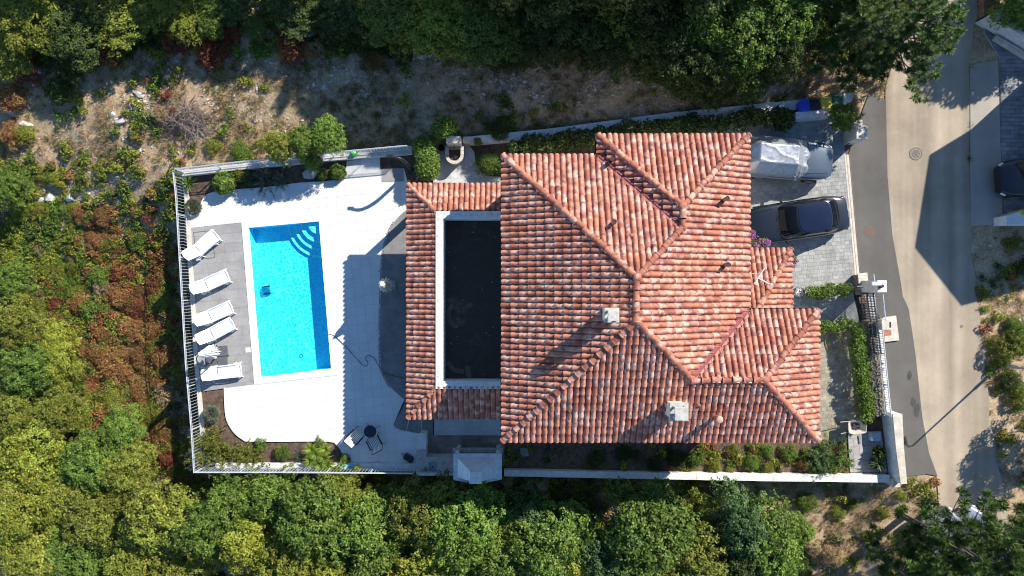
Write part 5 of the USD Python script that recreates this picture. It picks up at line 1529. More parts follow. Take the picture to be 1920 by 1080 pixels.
wr += np.exp(-((GXc - .45) / .2) ** 2) * (.05 * (1 - np.abs(np.sin(GXc * 17 + GYc * 1.4 + 2 * meshkit.fbm(np.stack([GXc, GYc, GXc * 0], -1) * 2.2, 2, 3)))) ** 2)
wr += (meshkit.fbm(np.stack([GXc, GYc, GXc * 0], -1) * 2.5, 4, 6) - .5) * .03
zc = zc + wr + .02
GXe = GXc + np.where(gx_[:, None] > .5, .06 * np.sin(gy_[None] * 9) + .1 * (1 - (gy_[None] / W * 2) ** 2), 0)
V = np.stack([GXe, GYc * (1 + .0 * GXc), zc], -1).reshape(-1, 3)
i = (np.arange(71)[:, None] * 60 + np.arange(59)[None]).ravel()
fc = np.c_[i, i + 60, i + 61, i + 1]
t = thing('car_cover', 'silver wrinkled cover draped over the cabin of the slate estate car', 'car cover', (cen[0], cen[1], 0), -4.6)
V2 = np.vstack([V, V - (0, 0, .012)])
obj('sheet', (V2, np.vstack([fc, fc[:, ::-1] + len(V)])), mat('silver_sheet', (.40, .43, .46), (.46, .49, .52), scale=6, rough=.34, metallic=.55), t, smooth=True)
redp = car_paint('paint_black', (.012, .010, .012), .3, .3)
car('parked_car', 'black car mostly outside the right edge standing on the dark neighbour yard', (at(1958, 330, .8)), 184, 4.0, 1.75, 1.45, redp, roof_navy, 'hatch')
silver = car_paint('paint_silver', (.2, .21, .23), .5, .35)
car('parked_car', 'grey car hidden under the pine branches at the bottom right corner', at(1800, 1040, .8), 118, 4.2, 1.75, 1.45, silver, silver, 'hatch', zb=-.12)
car('parked_car', 'blue-grey car glimpsed between pine branches near the right bottom edge', at(1862, 1030, .8), 130, 4.1, 1.72, 1.42, car_paint('paint_blue_grey', (.22, .26, .34), .3, .35), car_paint('paint_blue_grey', (.2, .2, .3)), 'hatch', zb=-.12)

# ------------------------------------------------------------------ bins, gate and street front
def bin_(px, py, c, label, ang=6, s=1.0):
    q = at(px, py, 1.0); t = thing('refuse_bin', label, 'bin', (q[0], q[1], -.1), ang)
    m = mat('bin_' + label.split()[0], c, tuple(v * 1.25 for v in c), scale=3, rough=.45)
    obj('body', ring_loft([np.c_[sup(a, b, 20, 7), np.full(20, z)] for a, b, z in ((.2, .2, .08), (.24, .25, .95), (.25, .26, .97))], True, True), m, t, smooth=40)
    obj('lid', ring_loft([np.c_[sup(a, b, 20, 7) + [0, oy], np.full(20, z)] for a, b, z, oy in ((.26, .28, .98, 0), (.26, .28, 1.01, 0), (.22, .24, 1.05, 0), (.12, .12, 1.065, .03))], True, True), m, t, smooth=40)
    obj('handle', cyl((-.2, .31, .98), (.2, .31, .98), .018, 8), m, t)
    for k in (-1, 1): obj('wheel', cyl((k * .22, .24, .1), (k * .26, .24, .1), .1, 12), black_plastic, t)


bin_(1510, 197, (.02, .05, .48), 'blue wheeled refuse bin at the left end of the bin row')
bin_(1528, 195, (.012, .014, .03), 'black wheeled refuse bin between the blue and the yellow one')
bin_(1552, 192, (.55, .45, .06), 'yellow wheeled refuse bin between the black and the green one')
bin_(1572, 188, (.015, .10, .06), 'green wheeled refuse bin half under the small tree')
tag(obj('cabinet', rbox(*at(1590, 182, .9)[:2], .4, .42, .36, 1.0, .02), white_stone), 'white utility cabinet right of the green refuse bin', 'cabinet')
tag(obj('gate_pillar', rbox(*at(1616, 248, 1.2)[:2], .55, .52, .62, 1.3, .02), beige_stone), 'square beige gate pillar at the upper driveway entrance', 'pillar')
tag(obj('gate_pillar', rbox(*at(1608, 235, .6)[:2], .25, .42, .50, .8, .02), beige_stone), 'lower beige pillar block touching the upper gate pillar', 'pillar')
t = thing('pillar_lamp', 'small white lamp fixed to the foot of the upper gate pillar', 'lamp', at(1611, 259, .7)); obj('lamp_body', rbox(0, 0, 0, .12, .1, .14, .02), white_plastic, t); obj('bracket', cyl((-.02, 0, -.1), (-.35, -.2, -.5), .025, 6), dark_steel, t)
t = thing('planter', 'round white pebble planter at the end of the short driveway hedge', 'planter', (*at(1500, 548, .3)[:2], 0))
obj('ring', prism(Point(0, 0).buffer(.24).difference(Point(0, 0).buffer(.215)), 0, .34), concrete, t); 
r0 = np.random.default_rng(8); obj('pebbles', pebbles(70, lambda: (lambda a, r: (r * math.cos(a), r * math.sin(a)))(r0.uniform(0, 6.28), .2 * math.sqrt(r0.random())), .02, .045, .3), mat('pebble_white', (.45, .44, .42), (.75, .74, .72), scale=12), t, kind='stuff')
obj('fill', prism(Point(0, 0).buffer(.216), 0, .28), soil, t)
# stone pier with flag coping
pier = thing('stone_pier', 'stone pier with cream coping slabs where the driveway kerb meets the gate', 'pier')
pp_ = P([(1608, 515), (1626, 512), (1631, 552), (1615, 554)], .55)
obj('body', prism(pp_.buffer(-.02), -.2, .5), mat('rubble_stone', (.14, .115, .085), (.36, .31, .24), scale=5, rough=.95, bump=1.0, bscale=9, bdist=.05), pier)
for k in range(4):
    y0_, y1_ = 513 + k * 5, 517.6 + k * 5
    obj('coping', prism(P([(1608.5 + k * .5, y0_), (1626.3 + k * .5, y0_ - 2), (1626.8 + k * .5, y1_ - 2), (1609 + k * .5, y1_)], .55), .5, .55), beige_stone, pier)
# low rubble wall with pebbled top and railing
fw = thing('front_garden_wall', 'low rubble stone wall with pebbled top under the ladder-like front railing', 'wall')
fp = P([(1626, 602), (1645, 598), (1662, 778), (1640, 782)], .55)
obj('body', prism(fp, -.2, .55), mat('rubble_stone', (.2, .2, .2)), fw)
r0 = np.random.default_rng(9); b_ = fp.bounds
pos = []
while len(pos) < 620:
    q = np.array([r0.uniform(b_[0], b_[2]), r0.uniform(b_[1], b_[3])])
    if fp.contains(Point(*q)): pos.append(q)
it = iter(pos); obj('pebbles', pebbles(600, lambda: next(it), .025, .055, .56), mat('wall_pebble', (.07, .06, .045), (.25, .22, .17), scale=9, bump=.4), fw, kind='stuff')
obj('plinth', prism(P([(1646, 618), (1656, 618), (1672, 776), (1663, 778)], .12), -.2, .12), white_stone, fw)
fr = thing('front_railing', 'pale blue-grey ladder-like metal railing along the front garden wall', 'fence')
La = np.array([at(1640, 604, .6), at(1657, 776, .6)])
for z, nm, r_ in ((1.22, 'top_rail', .03), (.72, 'bottom_rail', .022)):
    a, b = La[0].copy(), La[1].copy(); a[2] = b[2] = z; obj(nm, cyl(a, b, r_, 6), galv, fr)
nb = 38
for k in range(nb):
    q = La[0] * (1 - (k + .5) / nb) + La[1] * (k + .5) / nb; obj('bar', box(q[0], q[1], .96, .02, .02, .48), galv, fr)
for k in range(4):
    q = La[0] * (1 - k / 3) + La[1] * k / 3; obj('post', box(q[0], q[1], .9, .05, .05, .66), galv, fr)
# pedestrian gate
g1, g2 = at(1641, 549, 1.1), at(1646, 600, 1.1)
pg = thing('pedestrian_gate', 'white barred pedestrian gate between the intercom pillar and the letterbox', 'gate')
for z, nm in ((1.75, 'top_rail'), (1.0, 'middle_rail'), (.15, 'bottom_rail')): obj(nm, cyl((g1[0], g1[1], z), (g2[0], g2[1], z), .026, 6), galv, pg)
for k in range(11):
    q = g1 * (1 - (k + .5) / 11) + g2 * (k + .5) / 11; obj('bar', box(q[0], q[1], .95, .02, .02, 1.6), galv, pg)
for k, (a, b) in enumerate((((1628, 556), (1632, 596)), ((1634, 556), (1639, 596)))): obj('stringer', cyl(at(*a, .3), at(*b, .3), .03, 6), galv, pg)
for k in range(6):
    y = 560 + k * 6.4; obj('step_slat', box(*at(1635 + k * .6, y, .28)[:2], .27, .34, .12, .02, 4), mat('slat_grey', (.3, .3, .28), (.4, .4, .38)), pg)
gp = thing('intercom_pillar', 'white square pillar with intercom camera beside the pedestrian gate', 'pillar')
q = at(1654, 537, 1.9); obj('body', rbox(q[0], q[1], .85, .44, .56, 2.1, .02), white_stone, gp)
q = at(1646, 532, 2.1); obj('camera_housing', rbox(q[0], q[1], 2.0, .46, .17, .10, .02), white_plastic, gp); q = at(1653, 537, 2.0); obj('camera', rbox(q[0], q[1], 1.98, .2, .13, .12, .02, 30), black_plastic, gp)
obj('rail_stub', cyl(at(1638, 514, 2.0), at(1640, 528, 2.0), .028, 6), galv, gp)
# sliding gate leaf parked behind the railing
sg = thing('sliding_gate', 'dark blue-grey sliding gate leaf parked between the hedge and the railing', 'gate')
s1, s2 = at(1611, 548, 0), at(1626, 660, 0)
for z in (.12, .7, 1.25): obj('rail', cyl((s1[0], s1[1], z), (s2[0], s2[1], z), .035, 6), dark_steel, sg)
for k in range(24):
    q = s1 * (1 - (k + .5) / 24) + s2 * (k + .5) / 24; obj('bar', box(q[0], q[1], .68, .03, .03, 1.12), dark_steel, sg)
obj('track', prism(LineString(xy([(1607, 545), (1622, 668)])).buffer(.05, cap_style=2), -.02, .016), dark_steel, sg)
obj('guide_post', cat_([box(*at(1611, 540)[:2], .75, .09, .09, 1.5), cyl(at(1605, 538, 1.45), at(1618, 537, 1.45), .05, 8)]), dark_steel, sg)
# letterbox pillar on its pad
lp = thing('letterbox_pillar', 'cream letterbox pillar with terracotta slab on a wide pale pad', 'letterbox')
obj('pad', prism(P([(1657, 595), (1680, 592), (1686, 638), (1659, 641)], .05), -.1, .06), beige_stone, lp)
obj('foot', prism(P([(1650, 598), (1664, 596), (1664, 617), (1651, 619)], .1), .0, .1), white_stone, lp)
q = at(1660, 609, .95); obj('pillar', rbox(q[0], q[1], .5, .36, .5, .92, .02), beige_stone, lp)
obj('terracotta_slab', prism(P([(1656, 618.5), (1671, 618), (1671.5, 628), (1657, 629)], .08), .0605, .085), mat('terracotta', (.32, .14, .085), (.42, .2, .13), scale=12), lp)
q = at(1669, 609, .6); obj('letter_flap', rbox(q[0], q[1], .6, .03, .28, .12, .01), dark_steel, lp)
# hose coil on the path
hm = mat('hose_yellow', (.36, .3, .1), (.45, .38, .14), rough=.5)
q = at(1564, 641); th = np.linspace(0, 2 * np.pi * 5.2, 160)
rad = .40 + .07 * np.sin(th * .37 + 1) + .03 * np.sin(th * 1.3)
hp = np.c_[q[0] + rad * np.cos(th) * .9 + .06 * np.sin(th * .21), q[1] + rad * np.sin(th) + .05 * np.cos(th * .17), .02 + .03 * np.abs(np.sin(th * .8))]
tag(obj('garden_hose', tube(hp, .013, 6), hm), 'loosely coiled yellow garden hose lying on the side path', 'hose')
# wheelbarrow
q = at(1606, 800, .5); t = thing('wheelbarrow', 'old wheelbarrow with pale tray at the end of the side path', 'wheelbarrow', (q[0], q[1], 0), 3)
tray = mat('tray_beige', (.42, .36, .29), (.58, .52, .44), scale=5, rough=.7, scale2=9)
R4 = lambda a, b, z, ox=0: np.c_[sup(a, b, 24, 5) + [ox, 0], np.full(24, z)]
m = ring_loft([R4(.2, .16, .28, .05), R4(.42, .30, .60), R4(.44, .32, .60), R4(.44, .32, .58)][:3] + [R4(.40, .28, .585), R4(.19, .15, .31, .05)], False); m.fix_normals()
obj('tray', m, tray, t); obj('tray_floor', prism(Polygon(sup(.2, .16, 24, 5) + [.05, 0]), .285, .30), mat('rusty_soil', (.1, .05, .04), (.2, .12, .1), scale=9), t)
for s in (-1, 1): obj('handle', tube([(.30, s * .1, .3), (-.3, s * .26, .44), (-.80, s * .27, .58)], .018, 6), mat('wood_handle', (.4, .35, .3), (.5, .45, .38)), t); obj('leg', tube([(-.28, s * .24, .42), (-.3, s * .24, .01)], .018, 6), dark_steel, t)
w_ = obj('wheel', cyl((.5, -.04, .18), (.5, .04, .18), .18, 16), tyre_m, t); obj('hub', cyl((.5, -.05, .18), (.5, .05, .18), .05, 10), dark_steel, w_)
obj('rubble', pebbles(10, lambda: np.array([.05, 0]) + r0.normal(size=2) * .08, .03, .06, .33), mat('rubble', (.4, .35, .3), (.6, .55, .5)), t)
tag(obj('storage_box', rbox(*at(1643, 819, .3)[:2], .15, .46, .42, .3, .02), mat('box_bluegrey', (.36, .4, .45), (.46, .5, .56), scale=6)), 'blue-grey plastic box standing on the paving slabs', 'box')
tag(obj('timber_offcut', box(*at(1612, 824, .02)[:2], .03, .1, .4, .04, 8), concrete), 'narrow grey plank lying on the paving slabs', 'plank')
pot_plant(1641, 845, 0, .17, .28, 'dark', 'potted leafy plant upper of the two beside the front wall', 130, .34, potm=mat('pot_grey', (.1, .1, .11), (.3, .3, .3), scale=12))
q = at(1643, 869, .3); t = thing('potted_agave', 'potted agave with sword leaves in the corner by the front wall', 'potted plant', (q[0], q[1], 0))
obj('pot', ring_loft([R4(.18, .18, 0), R4(.25, .25, .3), R4(.22, .22, .3)], True, True), black_plastic, t); v_, f_, t_ = rosette(40, .6, .03, 730, (.08, 0, .3)); obj('rosette', trimesh.Trimesh(v_, f_, process=False), LEAF['bluish'], t, tone=t_)

# lamp post at the far side of the road
q = at(1878, 684, 0); lamp_p = thing('lamp_post', 'grey steel lamp post on the dry verge at the right edge of the road', 'lamp post', (q[0], q[1], -.09))
obj('base_sleeve', tube([(0, 0, 0), (0, 0, 1.25), (0, 0, 1.27)], [.075, .075, .05], 12), mat('lamp_grey', (.3, .31, .32), (.38, .39, .4), rough=.5, metallic=.3), lamp_p)
obj('pole', tube([(0, 0, 1.25), (0, 0, 4.1)], [.05, .038], 10), MATS['lamp_grey'], lamp_p); obj('arm', tube(spline([(0, 0, 4.05), (-.02, .1, 4.25), (-.1, .3, 4.32)], 4), .028, 8), MATS['lamp_grey'], lamp_p); obj('lamp_head', rbox(-.16, .45, 4.32, .16, .4, .09, .03, 14), MATS['lamp_grey'], lamp_p)
tag(obj('bollard', cyl(at(1871, 408, 0), at(1871, 408, .0) + (0, 0, .5), .06, 12), mat('bollard_blue', (.03, .05, .12), rough=.5)), 'short dark blue post at the lower end of the pale pavement', 'bollard')

# neighbour across the road
nw = thing('neighbour_wall', 'white rendered wall with brick end at the top right corner', 'wall')
obj('body', prism(P([(1855, 28), (1872, 18), (2080, 138), (2070, 165)], .9), -.1, .9), plaster, nw)
br = mat('brick_red', (.17, .085, .05), (.28, .15, .09), scale=10, rough=.9, tone=.25)
bp = P([(1843, -30), (1880, -30), (1872, 16), (1855, 27), (1844, 30)], .4); pave(nw, 'brick', bp, 0, .24, .11, .012, -.1, .42, br, 60, .5, seed=31)
tag(obj('kerb_wall', prism(P([(1866, 72), (1869, 66), (1960, 118), (1955, 126)], .25), -.1, .25), beige_stone), 'low narrow cream kerb wall crossing the dark neighbour yard', 'kerb')
nb_ = thing('yard_wall', 'white wall end with yellow box at the right edge below the black car', 'wall'); obj('body', prism(P([(1886, 405), (1990, 370), (1990, 420), (1888, 421)], .8), -.1, .8), white_stone, nb_)
obj('yellow_box', rbox(*at(1918, 397, .5)[:2], .4, .7, .26, .9, .03, 14), mat('box_yellow', (.4, .36, .05), (.5, .45, .08)), nb_)
# their house stands outside the frame and throws the long shadow over the road
def inv(px, py, h=5.5):
    q = at(px, py, 0); return tuple((q + SUN / SUN[2] * h)[:2])


nh = thing('neighbour_house', 'white neighbour house beyond the right edge of the frame', 'house')
fpn = Polygon([inv(1745, 290), inv(1718, 463), inv(1805, 572), inv(2200, 470), inv(2240, 80), inv(1990, 140)]).buffer(0)
obj('wall', prism(fpn.buffer(-.4, join_style=2), -.1, 5.4), plaster, nh); obj('roof', prism(fpn, 5.4, 5.5), tile_m, nh)
cc = np.array(fpn.centroid.coords[0]); rg_ = np.array(fpn.exterior.coords)[:-1]; rg_ = rg_ if fpn.exterior.is_ccw else rg_[::-1]
obj('hip_roof', ring_loft([z_(rg_ * .96 + cc * .04, 5.51), z_(rg_ * .1 + cc * .9, 7.0)], True, False), tile_m, nh)

# ------------------------------------------------------------------ wild trees and scrub
ORD = ['first', 'second', 'third', 'fourth', 'fifth', 'sixth', 'seventh', 'eighth', 'ninth', 'tenth', 'eleventh', 'twelfth', 'thirteenth', 'fourteenth', 'fifteenth', 'sixteenth', 'seventeenth', 'eighteenth', 'nineteenth', 'twentieth']
CW = {'olive': 'olive green', 'bright': 'fresh green', 'yellow': 'yellow green', 'dark': 'dark green', 'bluish': 'deep bluish green', 'rust': 'rust brown', 'red': 'red leaved', 'straw': 'dry straw coloured'}


def wild_tree(px, py, ztop, rpx, c, label, v=None, group=None, name='leafy_tree'):
    """Tree whose crown top is seen at (px, py), crown radius given in survey pixels."""
    q = at(px, py, ztop - .8); g = float(zt(q[:2])[0]); hgt = ztop - g
    R = rpx / F * (H - ztop)
    sx = R / 2.1; sz = hgt / 5.5
    v = int(rng.integers(3)) if v is None else v
    return inst(name, PR['oak', c, v], label, 'tree', (q[0], q[1], g), rng.uniform(0, 360), (sx * rng.uniform(.85, 1.15), sx * rng.uniform(.85, 1.15), sz), group)


bottom = sorted([(590, 985, 105, 'bright', 2.6), (505, 935, 60, 'bright', 1.6), (425, 955, 62, 'bright', 1.5), (380, 1000, 60, 'bright', 1.8), (455, 1020, 60, 'yellow', 2.0), (300, 975, 75, 'olive', 1.4), (540, 1062, 80, 'yellow', 2.0), (690, 1005, 80, 'bright', 2.4),
                 (640, 930, 55, 'yellow', 1.6), (720, 955, 45, 'bright', 1.4), (790, 965, 72, 'olive', 2.6), (872, 998, 88, 'bright', 3.2), (820, 1060, 85, 'yellow', 2.4), (920, 1050, 80, 'bright', 2.6), (1020, 1020, 88, 'bright', 3.0), (1060, 1068, 75, 'yellow', 2.2), (990, 965, 50, 'bluish', 2.2),
                 (1215, 1012, 98, 'bright', 3.4), (1135, 1055, 75, 'bluish', 2.6), (1300, 1050, 85, 'olive', 2.8), (1392, 982, 70, 'bluish', 3.0), (1440, 1015, 78, 'bright', 2.8), (1390, 1065, 80, 'dark', 2.4), (690, 1075, 70, 'bright', 2.0), (610, 1082, 60, 'yellow', 2.0), (1490, 1065, 45, 'dark', 1.4),
                 (1490, 990, 40, 'bright', 1.6), (770, 1085, 60, 'yellow', 2.2), (815, 935, 45, 'dark', .6), (985, 945, 45, 'dark', .2), (1080, 955, 45, 'dark', .2), (1310, 968, 48, 'olive', 1.4), (1250, 955, 38, 'dark', .2)])
for i, (x, y, rp, c, zz) in enumerate(bottom):
    row = 'close below the bottom wall' if y < 950 else ('in the middle of the bottom grove' if y < 1030 else 'at the bottom picture edge')
    k = sum(1 for b in bottom[:i] if ((b[1] < 950), (b[1] < 1030)) == ((y < 950), (y < 1030)))
    wild_tree(x, y, zz, rp, c, f'{CW[c]} leafy tree {row}, {ORD[k]} from left')
bl = sorted([(60, 835, 75, 'yellow', -.2), (25, 600, 60, 'olive', .3), (45, 690, 65, 'bright', .2), (110, 770, 60, 'olive', -.3), (175, 865, 70, 'bright', -.2), (240, 880, 60, 'olive', -.2), (40, 950, 80, 'yellow', .1), (60, 1050, 85, 'olive', -.2), (150, 1060, 70, 'bright', -.3),
             (190, 975, 70, 'olive', .0), (130, 930, 50, 'olive', -.6), (255, 1060, 80, 'yellow', .6), (335, 1070, 70, 'olive', .8), (20, 770, 55, 'olive', .1), (110, 660, 50, 'yellow', -.4), (20, 530, 50, 'bright', .2), (20, 350, 45, 'bright', .8), (235, 800, 48, 'bright', -.6)])
for i, (x, y, rp, c, zz) in enumerate(bl):
    row = 'on the lower left slope' if y > 800 else 'along the left picture edge'
    k = sum(1 for b in bl[:i] if (b[1] > 800) == (y > 800))
    wild_tree(x, y, zz, rp, c, f'{CW[c]} bushy small tree {row}, {ORD[k]} from the left there')
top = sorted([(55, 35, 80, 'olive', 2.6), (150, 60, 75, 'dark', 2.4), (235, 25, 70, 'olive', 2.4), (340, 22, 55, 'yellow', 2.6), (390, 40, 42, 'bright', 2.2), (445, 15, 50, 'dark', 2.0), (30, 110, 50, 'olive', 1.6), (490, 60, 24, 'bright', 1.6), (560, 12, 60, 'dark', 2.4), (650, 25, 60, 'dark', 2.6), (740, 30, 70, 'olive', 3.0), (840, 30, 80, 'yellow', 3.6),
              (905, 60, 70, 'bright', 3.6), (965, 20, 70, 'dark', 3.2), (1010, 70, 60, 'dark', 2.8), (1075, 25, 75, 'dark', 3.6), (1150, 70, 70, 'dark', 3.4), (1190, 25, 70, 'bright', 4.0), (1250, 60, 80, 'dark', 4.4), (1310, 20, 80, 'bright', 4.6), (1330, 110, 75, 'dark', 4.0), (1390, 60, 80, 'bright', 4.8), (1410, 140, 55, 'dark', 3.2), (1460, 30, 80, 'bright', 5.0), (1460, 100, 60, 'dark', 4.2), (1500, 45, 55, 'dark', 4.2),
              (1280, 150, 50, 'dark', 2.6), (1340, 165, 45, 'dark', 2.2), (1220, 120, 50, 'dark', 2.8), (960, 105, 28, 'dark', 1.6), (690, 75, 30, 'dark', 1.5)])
for i, (x, y, rp, c, zz) in enumerate(top):
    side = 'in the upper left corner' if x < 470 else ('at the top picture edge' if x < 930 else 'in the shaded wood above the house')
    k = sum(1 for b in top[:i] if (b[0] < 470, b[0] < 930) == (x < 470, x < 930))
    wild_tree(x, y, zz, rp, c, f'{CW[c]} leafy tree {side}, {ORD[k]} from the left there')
# pines
def pine(px, py, s, v, label, rz=0, name='pine_tree', zs=None):
    q = at(px, py, 0); g = float(zt(q[:2])[0])
    return inst(name, PR['pine', 'pine', v], label, 'tree', (q[0], q[1], g), rz, s if zs is None else (s, s, zs))


pine(1632, 112, .86, 0, 'black pine overhanging the pale road at the top, nearest the road', 30, zs=.62)
pine(1540, 118, .74, 1, 'black pine left of the one overhanging the road at the top', 200, zs=.6)
pine(1560, -12, .85, 2, 'black pine at the top edge behind the roadside pines', 80, zs=.7)
pine(1700, 972, .95, 1, 'leaning black pine with visible trunk at the bottom right beside the road', 15, zs=1.05)
pine(1640, 1035, .85, 0, 'black pine at the bottom edge left of the leaning roadside pine', 140, zs=.9)
pine(1800, 985, .85, 2, 'black pine standing over the parked cars in the bottom right corner', 260, zs=.82)
for i, (x, y, s, zz, c, v) in enumerate(((1000, -150, 1.0, 1.0, 'p', 0), (1095, -115, 1.0, .95, 'p', 1), (1225, -130, 1.05, 1.05, 'p', 2), (1340, -95, 1.0, .95, 'p', 0), (1450, -125, 1.0, 1.05, 'p', 1), (1160, -45, .9, .8, 'p', 1), (1290, -30, .9, .8, 'p', 2), (1560, -70, 1.0, .95, 'p', 2), (1410, -30, .9, .85, 'p', 0), (900, -150, .9, .9, 'p', 1))):
    pine(x, y, s, v, f'tall black pine beyond the top picture edge, {ORD[i]} in its belt', 50 * i, zs=zz)
for i, (x, y, s) in enumerate(((905, -35, 1.15), (955, -15, 1.15), (1000, -45, 1.25), (985, 25, 1.05), (1065, 5, 1.2), (1085, -75, 1.3), (1170, -60, 1.25), (1150, 20, 1.1), (1240, 0, 1.2), (1290, -80, 1.3))):
    q = at(x, y); inst('leafy_tree', PR['oak', 'dark', i % 3], f'tall dark leafy tree just beyond the top edge, {ORD[i]} of those behind the wood', 'tree', (q[0], q[1], float(zt(q[:2])[0])), 80 * i, s)
for i, (x, y, s) in enumerate(((70, -60, .9), (200, -70, .9), (330, -75, .85), (480, -80, .9), (610, -45, .8), (-40, 40, .8))):
    q = at(x, y); inst('leafy_tree', PR['oak', 'olive', i % 3], f'leafy tree beyond the upper left picture edge, {ORD[i]} in that row', 'tree', (q[0], q[1], float(zt(q[:2])[0])), 70 * i, s)
for i, (x, y, s, lab) in enumerate(((1985, -40, 1.0, 'leafy tree reaching over the white neighbour wall at the top right corner'), (2080, -130, 1.2, 'leafy tree in the neighbour garden outside the top right corner'), (1990, 770, .75, 'leafy tree outside the right edge throwing dappled shade on the dry verge'))):
    q = at(x, y); inst('leafy_tree', PR['oak', 'bright', i % 3], lab, 'tree', (q[0], q[1], -.09), 55 * i, s)
plant('shrub', 'leafy green bush hanging over the white neighbour wall in the top right corner', 1903, 4, .7, 1.15, c='bright', v=0, name='overhanging_bush')
plant('shrub', 'smaller green bush at the very top right beside the overhanging one', 1925, 28, .6, .8, c='bright', v=1, name='overhanging_bush')
for i, (x, y, s, c) in enumerate(((1890, 655, .85, 'olive'), (1912, 640, .7, 'bright'), (1895, 712, .6, 'dark'), (1912, 745, .6, 'olive'), (1872, 640, .35, 'straw'), (1900, 455, .4, 'olive'), (1918, 500, .4, 'dark'), (1902, 610, .45, 'bright'))):
    plant('shrub', f'{CW[c]} bush on the verge right of the road, {ORD[i]} from the lamp post', x, y, -.1, s, c=c, v=i % 3, name='roadside_bush')
for i, (x, y, s, c) in enumerate(((1690, 930, .3, 'olive'), (1655, 962, .35, 'olive'), (1598, 945, .3, 'olive'), (1572, 962, .4, 'yellow'), (1515, 945, .55, 'bright'), (1625, 1005, .35, 'olive'), (1560, 1045, .55, 'straw'), (1520, 1035, .6, 'straw'))):
    q = at(x, y); plant('shrub', f'{CW[c]} low bush on dry grass below the right wall corner, {ORD[i]} outward', x, y, float(zt(q[:2])[0]), s, c=c, v=i % 3, name='verge_bush')

# ---- low scrub on the left slope: every bush its own thing
r = np.random.default_rng(41)
zone = [(x, y) for x in range(0, 1) for y in range(0, 1)]
taken, count = [], 0
scr_list = []
while count < 250:
    x, y = r.uniform(-10, 335), r.uniform(300, 1000)
    lim = np.interp(y, [300, 370, 420, 520, 700, 760, 870, 1000], [150, 190, 255, 300, 305, 318, 345, 380])
    if x > lim: continue
    dens_ = np.interp(y, [300, 400, 520, 620], [.22, .5, .85, 1.0])
    if x > lim - 40: dens_ *= .6
    if r.random() > dens_: continue
    s = r.uniform(.36, .85) * np.interp(y, [300, 450, 700], [.65, .85, 1.0])
    if any(math.hypot(x - a, y - b) < 21 * (s + c_) * .62 for a, b, c_ in taken): continue
    nz = meshkit.fbm(np.array([[x * .012, y * .012, 1.5]]), 3, 17)[0]
    rusty = np.interp(x, [60, 130, 240, 330], [.12, .5, .8, .7]) * np.interp(y, [330, 430, 800, 900], [.5, 1, 1, .6])
    if r.random() < rusty * (1.5 if nz > .48 else .7): c = r.choice(['rust', 'rust', 'rust', 'red', 'rust', 'straw', 'olive'])
    else: c = r.choice(['olive', 'olive', 'yellow', 'bright', 'dark'] if x > 150 else ['yellow', 'olive', 'yellow', 'bright'])
    taken.append((x, y, s)); count += 1
    scr_list.append((x, y, s, c, lim))
BANDS = ['above the railing corner', 'level with the railing corner', 'level with the palm bush corner', 'level with the grey ball bush', 'level with the topmost lounger', 'just below the topmost lounger', 'level with the second lounger', 'level with the close lounger pair', 'level with the parasol slabs', 'level with the lowest lounger',
         'level with the reddish soil', 'level with the silvery bush', 'level with the feathery bush', 'below the railing end', 'far below the railing end', 'at the bottom']
rows = {}
for e in sorted(scr_list, key=lambda e: -e[0]): rows.setdefault(int((e[1] - 300) // 46), []).append(e)
more = ORD + ['twenty-first', 'twenty-second', 'twenty-third', 'twenty-fourth', 'twenty-fifth', 'twenty-sixth', 'twenty-seventh', 'twenty-eighth']
for bnd, es in sorted(rows.items()):
    for k, (x, y, s, c, lim) in enumerate(es):
        q = at(x, y, -1.2); g = float(zt(q[:2])[0]); q = at(x, y, g + .5 * s); g = float(zt(q[:2])[0])
        inst('scrub_bush', PR['shrub', c, int(r.integers(3))], f'{CW[c]} scrub bush, {more[k]} leftward from the railing, {BANDS[bnd]}', 'bush', (q[0], q[1], g - .05), r.uniform(0, 360), (s, s, s * r.uniform(.45, .8)), 'scrub bushes on the left slope')
for i, (x, y, s, c) in enumerate(((50, 130, .7, 'red'), (190, 90, .7, 'red'), (205, 105, .6, 'rust'), (330, 80, .6, 'red'), (395, 100, .75, 'red'), (545, 90, .7, 'red'), (540, 60, .6, 'red'), (425, 60, .6, 'red'), (855, 88, .55, 'rust'), (905, 88, .45, 'rust'), (20, 180, .7, 'rust'), (60, 90, .6, 'rust'), (1065, 70, .7, 'rust'), (45, 250, .5, 'olive'), (15, 250, .6, 'rust'),
                                  (690, 85, .6, 'dark'), (700, 110, .5, 'rust'), (985, 105, .6, 'dark'), (750, 100, .5, 'dark'), (110, 170, .6, 'dark'), (130, 130, .7, 'dark'), (85, 100, .7, 'dark'), (270, 70, .6, 'dark'), (620, 60, .7, 'dark'), (590, 90, .5, 'straw'), (930, 110, .6, 'dark'), (1060, 95, .6, 'dark'), (1110, 110, .6, 'dark'), (300, 215, .4, 'straw'), (400, 275, .4, 'olive'))):
    q = at(x, y, 1.0); plant('shrub', f'{CW[c]} bush at the foot of the top trees, {ORD[i % 20]} of {"sunny" if i < 20 else "shaded"} ones', x, y, float(zt(q[:2])[0]), s * 1.1, c=c, v=i % 3, name='understorey_bush')
